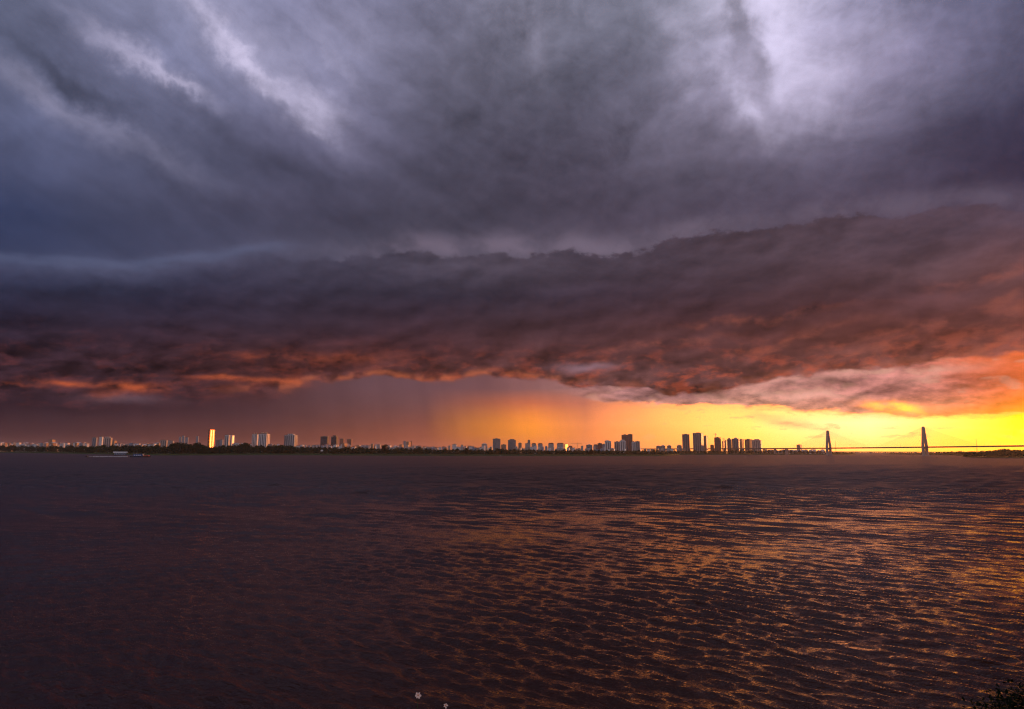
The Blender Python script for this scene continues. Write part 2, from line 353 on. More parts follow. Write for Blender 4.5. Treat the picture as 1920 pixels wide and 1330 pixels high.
# ------------------------------------------------------------------ helpers for things
def tag(o, label=None, cat=None, group=None, kind=None):
    if label: o['label'] = label
    if cat: o['category'] = cat
    if group: o['group'] = group
    if kind: o['kind'] = kind
    return o
def empty(name, loc, rz=0.0, **k):
    o = bpy.data.objects.new(name, None); o.empty_display_size = 1.0; COL.objects.link(o)
    o.location = loc; o.rotation_euler = (0, 0, rz); return tag(o, **k)
class MB:
    """collects vertices and faces, links them as ONE mesh object"""
    def __init__(s): s.v = []; s.f = []
    def box(s, x0, x1, y0, y1, z0, z1):
        b = len(s.v)
        s.v += [(x0,y0,z0),(x1,y0,z0),(x1,y1,z0),(x0,y1,z0),(x0,y0,z1),(x1,y0,z1),(x1,y1,z1),(x0,y1,z1)]
        s.f += [tuple(b+i for i in q) for q in ((0,3,2,1),(4,5,6,7),(0,1,5,4),(1,2,6,5),(2,3,7,6),(3,0,4,7))]
        return s
    def loft(s, rings, cap=True):
        b = len(s.v); n = len(rings[0])
        for r in rings: s.v += [tuple(p) for p in r]
        for k in range(len(rings)-1):
            for i in range(n):
                j = (i+1) % n
                s.f.append((b+k*n+i, b+k*n+j, b+(k+1)*n+j, b+(k+1)*n+i))
        if cap:
            s.f.append(tuple(b+i for i in reversed(range(n)))); s.f.append(tuple(b+(len(rings)-1)*n+i for i in range(n)))
        return s
    def rect_loft(s, secs):
        """secs: (cx, cy, hx, hy, z)"""
        return s.loft([[(cx-hx,cy-hy,z),(cx+hx,cy-hy,z),(cx+hx,cy+hy,z),(cx-hx,cy+hy,z)] for cx,cy,hx,hy,z in secs])
    def tube(s, pts, rad, n=6):
        P = [Vector(p) for p in pts]; rings = []
        for i, p in enumerate(P):
            d = (P[min(i+1, len(P)-1)]-P[max(i-1, 0)]).normalized()
            a = d.orthogonal().normalized(); c = d.cross(a)
            r = rad[i] if isinstance(rad, (list, tuple)) else rad
            rings.append([p+(a*math.cos(t)+c*math.sin(t))*r for t in [2*math.pi*k/n for k in range(n)]])
        # keep the frames from twisting
        return s.loft(rings)
    def cyl(s, x, y, z0, z1, r, n=10, r2=None):
        r2 = r if r2 is None else r2
        return s.loft([[(x+q*math.cos(2*math.pi*k/n), y+q*math.sin(2*math.pi*k/n), z) for k in range(n)] for q, z in ((r, z0), (r2, z1))])
    def dome(s, x, y, z, r, h, n=10, m=4):
        return s.loft([[(x+r*math.cos(a)*math.cos(2*math.pi*k/n), y+r*math.cos(a)*math.sin(2*math.pi*k/n), z+h*math.sin(a)) for k in range(n)] for a in [math.pi/2*i/m*0.97 for i in range(m+1)]])
    def quad(s, *p):
        b = len(s.v); s.v += [tuple(q) for q in p]; s.f.append(tuple(range(b, b+len(p)))); return s
    def build(s, name, mat, parent=None, smooth=False, loc=None):
        me = bpy.data.meshes.new(name); me.from_pydata(s.v, [], s.f)
        o = bpy.data.objects.new(name, me); COL.objects.link(o); me.materials.append(mat)
        if smooth: me.polygons.foreach_set('use_smooth', [True]*len(me.polygons))
        if parent: o.parent = parent
        if loc: o.location = loc
        return o
def copy_tree(o, parent=None):
    c = o.copy(); COL.objects.link(c); c.parent = parent
    for ch in o.children: copy_tree(ch, c)
    return c
def ground(px, D, z=0.0):
    d = ray(px, 846); return Vector((D*d.x/d.y, D, z))
def near(px, py, D):
    d = ray(px, py); return Vector((D*d.x/d.y, D, 0))
def zat(px, py, D):
    d = ray(px, py); return CAMH + D*d.z/d.y
def shoreD(px, py):
    d = ray(px, py); return -CAMH*d.y/d.z
def fk(p): return p/F

# ------------------------------------------------------------------ materials
def mat(name, color, rough=0.8, metal=0.0, var=0.25, scale=0.3, spec=0.3, coord='Object'):
    m = bpy.data.materials.new(name); m.use_nodes = True; N.tree = m.node_tree
    b = m.node_tree.nodes['Principled BSDF']; b.inputs['Roughness'].default_value = rough
    b.inputs['Metallic'].default_value = metal; b.inputs['Specular IOR Level'].default_value = spec
    t = m.node_tree.nodes.new('ShaderNodeTexCoord')
    n = noise(N(t.outputs[coord]), scale, 5, 0.6)
    c = mixc(n, tuple(v*(1-var) for v in color), tuple(min(1, v*(1+var)) for v in color))
    m.node_tree.links.new(c.s, b.inputs['Base Color'])
    return m
def facade(name, wall, glass=(0.03,0.035,0.045), fh=3.3, bw=3.6, wr=0.5, wc=0.55, rough=0.75, grough=0.35, panel=None):
    """wall with rows and columns of window openings; floors fh high, bays bw wide"""
    m = bpy.data.materials.new(name); m.use_nodes = True; N.tree = m.node_tree
    b = m.node_tree.nodes['Principled BSDF']; b.inputs['Specular IOR Level'].default_value = 0.15
    t = m.node_tree.nodes.new('ShaderNodeTexCoord'); s = m.node_tree.nodes.new('ShaderNodeSeparateXYZ')
    m.node_tree.links.new(t.outputs['Object'], s.inputs[0])
    x, y, z = N(s.outputs[0]), N(s.outputs[1]), N(s.outputs[2])
    g = m.node_tree.nodes.new('ShaderNodeNewGeometry'); gs = m.node_tree.nodes.new('ShaderNodeSeparateXYZ')
    vt = m.node_tree.nodes.new('ShaderNodeVectorTransform'); vt.vector_type = 'NORMAL'; vt.convert_from = 'WORLD'; vt.convert_to = 'OBJECT'
    m.node_tree.links.new(g.outputs['Normal'], vt.inputs[0]); m.node_tree.links.new(vt.outputs[0], gs.inputs[0])
    side = N.m('GREATER_THAN', N.m('ABSOLUTE', N(gs.outputs[0])), 0.6)
    u = x*(1.0-side)+y*side
    fu = N.m('FRACT', u*(1.0/bw)+100.0); fz = N.m('FRACT', z*(1.0/fh)+100.0)
    win = N.m('LESS_THAN', N.m('ABSOLUTE', fu-0.5), wc/2)*N.m('LESS_THAN', N.m('ABSOLUTE', fz-0.5), wr/2)*N.m('LESS_THAN', N.m('ABSOLUTE', N(gs.outputs[2])), 0.5)
    cell = m.node_tree.nodes.new('ShaderNodeTexWhiteNoise'); cell.noise_dimensions = '3D'
    m.node_tree.links.new(comb(N.m('FLOOR', u*(1.0/bw)), N.m('FLOOR', z*(1.0/fh)), side).s, cell.inputs['Vector'])
    n = noise(N(t.outputs['Object']), 0.12, 5, 0.6)
    wcol = mixc(n, tuple(v*0.8 for v in wall), tuple(min(1, v*1.15) for v in wall))
    if panel:
        bay = N.m('GREATER_THAN', N.m('FRACT', u*(1.0/(bw*4))+100.0), 0.5)
        wcol = mixc(bay, wcol, panel)
    gcol = mixc(N(cell.outputs[0]), glass, tuple(min(1, v*3+0.03) for v in glass))
    m.node_tree.links.new(mixc(win, wcol, gcol).s, b.inputs['Base Color'])
    m.node_tree.links.new((rough-win*(rough-grough)).s, b.inputs['Roughness'])
    return m
M = {}
M['cream'] = facade('cream_facade', (0.52,0.45,0.41))
M['pale'] = facade('pale_facade', (0.76,0.72,0.70), wr=0.4, wc=0.45)
M['grey'] = facade('grey_facade', (0.26,0.25,0.26), wr=0.55, wc=0.6)
M['stripe'] = facade('striped_facade', (0.74,0.71,0.68), bw=2.6, panel=(0.16,0.17,0.2), wr=0.4, wc=0.4)
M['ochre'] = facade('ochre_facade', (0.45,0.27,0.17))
M['brick'] = facade('red_brown_facade', (0.24,0.10,0.075), glass=(0.02,0.02,0.025))
M['dark'] = facade('dark_glass_facade', (0.055,0.06,0.075), glass=(0.02,0.022,0.03), wr=0.7, wc=0.8, rough=0.6)
M['bluish'] = facade('blue_grey_facade', (0.30,0.33,0.40), wr=0.45)
M['roof'] = mat('concrete_roof', (0.20,0.18,0.17))
M['red_roof'] = mat('red_tile_roof', (0.26,0.085,0.055))
M['steel_roof'] = mat('sheet_metal_roof', (0.45,0.46,0.5), rough=0.45)
M['strip_glass'] = mat('strip_glass', (0.05,0.055,0.07), rough=0.3, spec=0.5)
M['concrete'] = mat('pylon_concrete', (0.30,0.26,0.24), rough=0.85, scale=0.08)
M['deck'] = mat('deck_concrete', (0.16,0.14,0.13), rough=0.85, scale=0.05)
M['cable'] = mat('cable_sheath', (0.42,0.36,0.3), rough=0.5)
M['white'] = mat('white_paint', (0.75,0.74,0.72), rough=0.5, var=0.08)
M['crane'] = mat('crane_yellow', (0.35,0.2,0.05), rough=0.5)
M['bark'] = mat('bark', (0.06,0.045,0.035), scale=3)
M['hull_blue'] = mat('blue_hull_paint', (0.04,0.10,0.26), rough=0.5)
M['hull_dark'] = mat('dark_hull_paint', (0.025,0.025,0.03), rough=0.5)
M['rust'] = mat('rust_red_paint', (0.30,0.07,0.04), rough=0.7)
M['sand'] = mat('river_sand', (0.24,0.19,0.15), rough=0.95)
M['green_stem'] = mat('green_stem', (0.05,0.08,0.025), scale=20)
M['dry_stem'] = mat('dry_grass_stem', (0.34,0.22,0.15), scale=20)
M['petal'] = mat('petal', (0.80,0.55,0.44), rough=0.7, var=0.1, scale=60)
M['flower_eye'] = mat('flower_eye', (0.55,0.16,0.03), rough=0.8, scale=80)
def leafmat(name, c, scale=0.25):
    m = mat(name, c, rough=0.9, var=0.5, scale=scale, spec=0.04, coord='Object'); return m
M['leaf_a'] = leafmat('leaf_dark', (0.018,0.030,0.013)); M['leaf_b'] = leafmat('leaf_mid', (0.027,0.042,0.016)); M['leaf_c'] = leafmat('leaf_olive', (0.036,0.038,0.016))
M['leaf_near'] = leafmat('leaf_near', (0.006,0.009,0.004), 4.0)
M['grass'] = mat('bank_grass', (0.040,0.058,0.022), rough=0.95, var=0.5, scale=0.03, spec=0.05)
# gold glass tower: real mirror-like glazing turned to the sun
def gold():
    m = bpy.data.materials.new('gold_glass'); m.use_nodes = True; N.tree = m.node_tree
    b = m.node_tree.nodes['Principled BSDF']; b.inputs['Metallic'].default_value = 0.85
    t = m.node_tree.nodes.new('ShaderNodeTexCoord')
    n = noise(N(t.outputs['Object']), 0.05, 3, 0.5)
    s = m.node_tree.nodes.new('ShaderNodeSeparateXYZ'); m.node_tree.links.new(t.outputs['Object'], s.inputs[0])
    sp_ = N.m('LESS_THAN', N.m('FRACT', N(s.outputs[2])*(1/7.2)+50.0), 0.32)
    m.node_tree.links.new(mixc(sp_, mixc(n, (0.36,0.13,0.03), (0.60,0.20,0.045)), (0.10,0.045,0.02)).s, b.inputs['Base Color'])
    m.node_tree.links.new((0.46+(n-0.5)*0.25).s, b.inputs['Roughness'])
    return m
M['gold'] = gold()
def lampmat():
    m = bpy.data.materials.new('lamp_glow'); m.use_nodes = True
    b = m.node_tree.nodes['Principled BSDF']; b.inputs['Emission Color'].default_value = (1,0.9,0.75,1); b.inputs['Emission Strength'].default_value = 9
    return m
M['lamp'] = lampmat()

# ------------------------------------------------------------------ water
def water():
    m = bpy.data.materials.new('river_water'); m.use_nodes = True; N.tree = m.node_tree; nt = m.node_tree
    b = nt.nodes['Principled BSDF']
    b.inputs['IOR'].default_value = 1.33; b.inputs['Roughness'].default_value = 0.06
    b.inputs['Specular IOR Level'].default_value = 0.19; b.inputs['Specular Tint'].default_value = (1.0, 0.50, 0.38, 1)
    t = nt.nodes.new('ShaderNodeTexCoord'); P = N(t.outputs['Object'])
    big = noise(P, 0.006, 4, 0.55)
    nt.links.new(mixc(big, (0.018,0.004,0.002), (0.034,0.009,0.005)).s, b.inputs['Base Color'])
    sp = nt.nodes.new('ShaderNodeSeparateXYZ'); nt.links.new(t.outputs['Object'], sp.inputs[0])
    # ripples too small to model or to resolve over the open reach act as a rougher surface
    reach = sstep(N(sp.outputs[1]), 30.0, 330.0)
    nt.links.new((0.08+reach*0.26).s, b.inputs['Roughness'])
    X_, Y_ = N(sp.outputs[0]), N(sp.outputs[1])
    def wind(a, k):     # coordinates along the crests (stretched) and along the travel direction a
        c, s_ = math.cos(R(a)), math.sin(R(a))
        return comb((X_*c-Y_*s_)*k, X_*s_+Y_*c)
    h1 = noise(wind(34, .40), 1.7, 3, 0.6); h2 = noise(wind(40, .38), 4.0, 3, 0.65); h3 = noise(wind(-20, .5), 9.0, 2, 0.6)
    bp = nt.nodes.new('ShaderNodeBump'); bp.inputs['Strength'].default_value = 1.0; bp.inputs['Distance'].default_value = 1.0
    gust = sstep(noise(P, 0.02, 4, 0.6), 0.38, 0.62, 0.55, 1.15)
    nt.links.new((h1*0.16+(h2*0.12+h3*0.03)*gust).s, bp.inputs['Height'])
    nt.links.new(bp.outputs[0], b.inputs['Normal'])
    return m
M['water'] = water()
def build_water():
    nr, nc = 1000, 960
    ys = np.concatenate([np.array([18.0, 22.0]), 25.0*np.exp(np.linspace(0, math.log(700/25.0), nr-22)), np.geomspace(715, 45000, 20)])
    tx = np.linspace(-1.05, 1.05, nc)
    Y = np.repeat(ys[:, None], nc, 1); X = Y*tx[None, :]; Y = Y.astype(np.float32); X = X.astype(np.float32)
    rng = np.random.RandomState(3)
    Z = np.zeros_like(X); DX = np.zeros_like(X)
    cell = np.maximum(Y*0.0042, Y*2.1/nc)
    wr = 1/(1+np.exp(-(X+32)/11.0))            # the breeze swings round towards the left bank
    for k in range(84):
        L = 0.42*(3.8/0.42)**(rng.rand()); second = k % 3 == 0
        th = R(90)-((R(-24)+rng.normal()*0.35) if second else (R(36)+rng.normal()*0.34))
        kx, ky = math.cos(th)*2*math.pi/L, math.sin(th)*2*math.pi/L
        amp = 0.0088*L*math.exp(-math.log(L/0.85)**2*0.5)
        ph = rng.rand()*6.283
        fade = np.clip((L/cell-2.6)/3.0, 0, 1); hi = int((fade[:, 0] > 0).sum())
        if hi < 2: continue
        A = kx*X[:hi]+ky*Y[:hi]+ph
        wt = (1.5-1.32*wr[:hi]) if second else (0.2+0.9*wr[:hi])
        Z[:hi] += amp*fade[:hi]*wt*(np.sin(A)+0.22*np.cos(2*A))
    far = np.clip((Y-70)/130, 0, 1)             # open water beyond the lee of the near bank runs in longer waves
    for k in range(26):
        L = 3.0*(11/3.0)**(rng.rand()); th = R(90)-(R(30)+rng.normal()*0.5)
        fade = np.clip((L/cell-2.6)/3.0, 0, 1); hi = int((fade[:, 0] > 0).sum())
        if hi < 2: continue
        A = math.cos(th)*2*math.pi/L*X[:hi]+math.sin(th)*2*math.pi/L*Y[:hi]+rng.rand()*6.283
        Z[:hi] += 0.0105*L*(fade*far)[:hi]*np.sin(A)
    # uneven gusts
    G = 0.75+0.35*np.sin(X*.09+1.3*np.sin(Y*.05))*np.sin(Y*.13+1.1*np.sin(X*.04+2))
    Z *= G
    me = bpy.data.meshes.new('river_water')
    nR = len(ys)
    co = np.stack([X, Y, Z], -1).reshape(-1, 3).astype(np.float32)
    idx = np.arange(nR*nc).reshape(nR, nc)
    q = np.stack([idx[:-1, :-1], idx[:-1, 1:], idx[1:, 1:], idx[1:, :-1]], -1).reshape(-1, 4)
    me.vertices.add(len(co)); me.vertices.foreach_set('co', co.ravel())
    me.loops.add(q.size); me.loops.foreach_set('vertex_index', q.ravel().astype(np.int32))
    me.polygons.add(len(q)); me.polygons.foreach_set('loop_start', np.arange(0, q.size, 4, dtype=np.int32))
    me.polygons.foreach_set('use_smooth', np.ones(len(q), bool))
    me.update(calc_edges=True); me.validate()
    o = bpy.data.objects.new('river_water', me); COL.objects.link(o); me.materials.append(M['water'])
    tag(o, kind='structure'); return o
build_water()
# still shallow water beyond the sides of the modelled reach, and the river bed sheet to the horizon
bed = MB(); bed.quad((-60000,-60000,-1.5),(60000,-60000,-1.5),(60000,60000,-1.5),(-60000,60000,-1.5))
tag(bed.build('river_bed', M['sand']), kind='structure')

# ------------------------------------------------------------------ land
def land(name, front, back, m, prof=((0,-0.6),(4,0.5),(26,1.8),(70,3.2)), top=3.4):
    """front: shoreline points (x, y); inland is +y"""
    mb = MB(); rows = []
    for off, z in prof: rows.append([(x*(1+off/y), y+off, z) for x, y in front])
    rows.append([(x, y, top) for x, y in back])
    n = len(front)
    for r in rows: mb.v += r
    for k in range(len(rows)-1):
        for i in range(n-1):
            mb.f.append((k*n+i, k*n+i+1, (k+1)*n+i+1, (k+1)*n+i))
    return tag(mb.build(name, m), kind='structure')
SH = [(-500,849.5),(-200,849.0),(0,849.0),(60,849.6),(120,850.6),(170,851.8),(230,853.0),(300,854.2),(380,854.0),(460,853.5),(560,853.7),(640,854.2),(740,854.6),(860,854.9),(980,855.0),(1100,855.3),(1200,855.4),(1245,855.2),(1262,854.0),(1275,853.1),(1330,852.9),(1400,853.0),(1480,853.1),(1550,853.2),(1590,853.0),(1604,852.6)]
def shore_at(px):
    return shoreD(px, float(np.interp(px, [s[0] for s in SH], [s[1] for s in SH])))
xs_ = []
for a, b in zip(SH[:-1], SH[1:]):
    k = max(1, int((b[0]-a[0])/14))
    xs_ += [a[0]+(b[0]-a[0])*i/k for i in range(k)]
xs_.append(1604)
front = []
for px in xs_:
    D = shore_at(px)*(1+0.012*mnoise.noise(Vector((px*0.05, 1, 0)))); p = ground(px, D); front.append((p.x, p.y))
back = [(fx*1.0*(9000/fy), 9000) if fy > 0 else (fx, 9000) for fx, fy in front]
tip = ground(1604, 5200)
back = [(min(bx, tip.x/5200*9000*0.985), by) for bx, by in back]
land('riverbank_ground', front, back, M['grass'])
# island on the right
IS = [(1655,852.0),(1700,852.4),(1750,853.0),(1790,854.2),(1806,856.0),(1812,857.8),(1860,858.6),(1920,859.4),(2050,861),(2300,863)]
fr2 = []
for a, b in zip(IS[:-1], IS[1:]):
    for i in range(6):
        px = a[0]+(b[0]-a[0])*i/6; py = a[1]+(b[1]-a[1])*i/6; p = ground(px, shoreD(px, py)); fr2.append((p.x, p.y))
bk2 = [(x*(5200/y)*1.0, 5200) for x, y in fr2]
land('island_ground', fr2, bk2, M['grass'], prof=((0,-0.6),(4,0.4),(20,1.0),(50,1.6)), top=1.7)
# far shore beyond the second bridge
fr3 = [(ground(px, 7200+80*math.sin(px*.1)).x, 7200+80*math.sin(px*.1)) for px in range(1500, 2300, 20)]
land('far_shore_ground', fr3, [(x*1.25, 9500) for x, y in fr3], M['grass'])
# bank the camera stands on (below the frame)
nb = MB(); gx = np.linspace(-60, 60, 61); gy = [-60,-30,-12,-4,0,1.2,3,6,10,14,18,22,26,30]
def bankz(x, y):
    z = 10.35 if y < 1 else 10.35-(y-1)*0.46
    return z+0.18*mnoise.noise(Vector((x*.4, y*.4, 0)))*(1 if y > -30 else 0)-(0.0 if y < 24 else 1.0)
for y in gy:
    for x in gx: nb.v.append((x, y, bankz(x, y)))
n = len(gx)
for j in range(len(gy)-1):
    for i in range(n-1): nb.f.append((j*n+i, j*n+i+1, (j+1)*n+i+1, (j+1)*n+i))
tag(nb.build('near_bank_ground', M['grass'], smooth=True), kind='structure')
gb = MB(); rg = random.Random(5)
for i in range(9000):
    x = rg.uniform(-14, 14); y = rg.uniform(-4, 20); z = bankz(x, y)-0.03; h = rg.uniform(.1, .32); a = rg.uniform(0, 6.28)
    dx_, dy_ = math.cos(a)*.006, math.sin(a)*.006; lx, ly = rg.uniform(-.1, .1), rg.uniform(-.1, .1)
    gb.quad((x-dx_, y-dy_, z), (x+dx_, y+dy_, z), (x+lx, y+ly, z+h))
tag(gb.build('bank_grass', M['leaf_near']), 'short dark grass covering the near bank slope', 'grass', kind='stuff')

# ------------------------------------------------------------------ trees
def leaf_faces(mb, c, r, n, s, rg, flat=0.8):
    for _ in range(n):
        while True:
            p = Vector((rg.uniform(-1,1), rg.uniform(-1,1), rg.uniform(-1,1)))
            if p.length <= 1: break
        p = p.normalized()*(p.length**0.5)
        q = Vector((c[0]+p.x*r, c[1]+p.y*r, c[2]+p.z*r*flat))
        u = Vector((rg.gauss(0,1), rg.gauss(0,1), rg.gauss(0,1))).normalized(); w = u.orthogonal().normalized()*s*rg.uniform(.5,1.1); u = u*s*rg.uniform(.5,1.2)
        mb.quad(q-u, q-w*0.8, q+u, q+w)
def make_tree(kind, H, W, seed, lm):
    rg = random.Random(seed)
    t = empty(kind, (0,0,0))
    tr = MB(); th = H*0.45
    tr.tube([(0,0,-0.6),(0.1*rg.uniform(-1,1),0.1,th*.5),(0.3*rg.uniform(-1,1),0.2*rg.uniform(-1,1),th),(0.2,0,H*.75)], [0.42,0.34,0.24,0.08], 7)
    for k in range(5):
        a = k*1.3+rg.uniform(-.3,.3); z0 = th*rg.uniform(.6,1.0); L = W*.36*rg.uniform(.7,1.1)
        tr.tube([(0,0,z0),(math.cos(a)*L*.5, math.sin(a)*L*.5, z0+L*.4),(math.cos(a)*L, math.sin(a)*L, z0+L*.75)], [.18,.12,.05], 5)
    tr.build('trunk', M['bark'], t)
    cr = MB()
    for k in range(15):
        a = rg.uniform(0, 6.28); q = rg.uniform(0, .36)*W; z = rg.uniform(.22, .84)*H
        sh = 1.0-max(0, (z/H-.55))*0.9
        r = rg.uniform(.13,.24)*W
        leaf_faces(cr, (math.cos(a)*q*sh, math.sin(a)*q*sh, min(z, H-r*.8)), r, 95, 0.55, rg)
    cr.build('crown', lm, t)
    return t
protos = [make_tree('broadleaf_tree', 15, 13, 1, M['leaf_a']), make_tree('broadleaf_tree', 17, 12, 2, M['leaf_b']), make_tree('broadleaf_tree', 12, 13, 3, M['leaf_a']),
          make_tree('broadleaf_tree', 19, 15, 4, M['leaf_a']), make_tree('broadleaf_tree', 13, 10, 5, M['leaf_c']), make_tree('broadleaf_tree', 10, 11, 6, M['leaf_b'])]
TREES = []; TOW = []
PH = [15,17,12,19,13,10]; used = [False]*6
def plant_tree(px, D, ytop, label, group, base=3.0, k=None):
    k = random.randrange(6) if k is None else k
    o = protos[k] if not used[k] else copy_tree(protos[k])
    used[k] = True
    p = ground(px, D); H = max(5.0, zat(px, ytop, D)-base); s = H/PH[k]*1.04
    o.location = (p.x, p.y, base-0.2); o.scale = (s*random.uniform(.95,1.25), s*random.uniform(.9,1.1), s); o.rotation_euler = (0,0,random.uniform(0,6.28))
    tag(o, label, 'tree', group); TREES.append((px, H, label, o)); return o
# treetop profile along the main shore, pixels
TP = [(-40,835),(0,834.5),(60,835),(100,835.5),(150,835),(200,834),(240,834),(270,835),(318,833),(322,829.5),(345,829),(353,832),(360,830),(373,829),(380,835),(396,838),(410,834),(440,834),(455,831),(462,829.5),(468,833),(500,835),(524,834),(560,836),(640,838),(700,838.5),(735,838.5),(745,839),(780,840),(786,837),(792,840),(850,840.5),(920,841.5),(965,841),(1010,842.5),(1100,843),(1200,843.3),(1280,843.8),(1400,843.8),(1480,844),(1540,844.5),(1604,848)]
tpx, tpy = [p[0] for p in TP], [p[1] for p in TP]
zones = [(-50,110,'dark broadleaf tree in the low wood at the far left of the shore'),
 (110,250,'dark broadleaf tree on the shore behind the floating pipeline and boats'),
 (250,385,'dark broadleaf tree in the wood left of the golden glass tower'),
 (385,470,'dark broadleaf tree between the golden tower and the twin crowned towers'),
 (470,600,'dark broadleaf tree in front of the twin crowned towers and striped tower'),
 (600,760,'dark broadleaf tree on the shore right of the two dark towers'),
 (760,920,'dark broadleaf tree on the shore left of the square brown tower'),
 (920,1070,'dark broadleaf tree below the row of villa blocks under the orange light'),
 (1070,1262,'broadleaf tree on the shore below the red brown high-rise cluster'),
 (1262,1440,'broadleaf tree on the shore below the tallest slab towers'),
 (1440,1548,'broadleaf tree on the shore left of the left bridge pylon'),
 (1548,1610,'broadleaf tree on the wooded spit right of the left bridge pylon')]
def zone(px):
    for a, b, l in zones:
        if a <= px < b: return l
    return zones[-1][2]
px = -42.0; cnt = 0
while px < 1603:
    y = float(np.interp(px, tpx, tpy))+random.uniform(-0.5, 1.7)
    D = shore_at(px)+random.uniform(75, 170)
    plant_tree(px, D, y, zone(px), 'trees along the far shore', base=3.0)
    cnt += 1; px += random.uniform(6.0, 8.6)
for q, yt, lab in [(330,828.6,'tall round dark tree topping the wood left of the golden tower'),(342,828.8,'second tall dark tree topping the wood left of the golden tower'),(368,828.8,'lone tall dark tree just left of the golden tower'),
                  (461,829.2,'tall dark tree rising just left of the twin crowned towers'),(724,832.5,'large rounded dark tree standing above the wood right of the dark towers'),(718,834,'smaller tree leaning into the large rounded dark tree'),
                  (786,836.3,'single dark tree poking above the wood right of the reddish stepped block'),(874,838.3,'small dark tree top left of the domed pink block'),(932,839.5,'dark tree in front of the square brown tower'),(524,833.6,'dark tree between the crowned towers and the striped tower')]:
    plant_tree(q, shore_at(q)+60, yt, lab, 'tall trees standing above the wood', base=3.0, k=3)
# island trees
for i in range(34):
    q = 1668+i*4.2+random.uniform(-1, 1)
    yt = float(np.interp(q, [1660,1700,1760,1810,1860], [851,849.2,847.2,845.6,844.5]))+random.uniform(-.4,.9)
    plant_tree(q, float(np.interp(q, [1660,1800,1815], [3700,2500,2300])), yt, 'low tree in the hazy grove behind the right bridge pylon', 'trees on the island', base=1.4)
for i in range(30):
    q = 1812+i*4.6+random.uniform(-1, 1)
    yt = float(np.interp(q, [1805,1820,1860,1875,1890,1905,1960], [850,846,844.8,842,841.5,843.5,841]))+random.uniform(-.6,1.3)
    plant_tree(q, shoreD(q, 858.6)+random.uniform(25, 75), yt, 'reddish lit bushy tree on the island at the right edge', 'trees on the island', base=1.2, k=random.choice([2,4,5,0]))
# understorey closing the gaps between trunks
def hedge(name, pts, label, m, cell=2.2, per=16):
    mb = MB(); rg = random.Random(11)
    for (x, y, z0, h) in pts:
        for _ in range(per):
            q = Vector((x+rg.uniform(-9,9), y+rg.uniform(-14,14), z0+rg.uniform(0,1)**0.8*h))
            u = Vector((rg.gauss(0,1), rg.gauss(0,1), rg.gauss(0,1))).normalized(); w = u.orthogonal().normalized()*cell*rg.uniform(.5,1); u = u*cell*rg.uniform(.5,1)
            mb.quad(q-u, q-w, q+u, q+w)
    return tag(mb.build(name, m), label, 'undergrowth', kind='stuff')
pts = []
q = -45.0
while q < 1600:
    D = shore_at(q)+random.uniform(75, 120); p = ground(q, D)
    hh = zat(q, float(np.interp(q, tpx, tpy)), D)-3
    pts.append((p.x, p.y, 2.4, max(2.0, hh*0.72))); q += 1.5
hedge('shore_undergrowth', pts, 'dense dark undergrowth filling the wood along the far shore', M['leaf_a'], 1.9, 22)
pts = []
q = 1668.0
while q < 1960:
    if q < 1810: D = float(np.interp(q, [1660,1800], [3600,2450])); hh = 7
    else: D = shoreD(q, 858.6)+random.uniform(15,50); hh = 13
    p = ground(q, D); pts.append((p.x, p.y, 0.9, hh)); q += 1.6
hedge('island_undergrowth', pts, 'dense undergrowth covering the wooded island at the right', M['leaf_c'], 1.6, 22)
pts = [(ground(q, 7350).x, 7350, 3, 14) for q in np.arange(1560, 2000, 2.2)]
hedge('far_shore_wood', pts, 'faint far wooded shore seen under the bridge deck', M['leaf_a'], 5, 10)
# bright green reed strip at the waterline
pts = []
for a, b in ((235,475),(560,725),(985,1245),(60,150)):
    q = a
    while q < b:
        D = shore_at(q)+random.uniform(6, 40); p = ground(q, D); pts.append((p.x, p.y, 0.6, 1.3)); q += 1.8
hedge('reed_strip', pts, 'green reeds and grass fringing the far waterline', mat('reed_green', (0.07,0.10,0.028), var=.5), 0.8, 16)

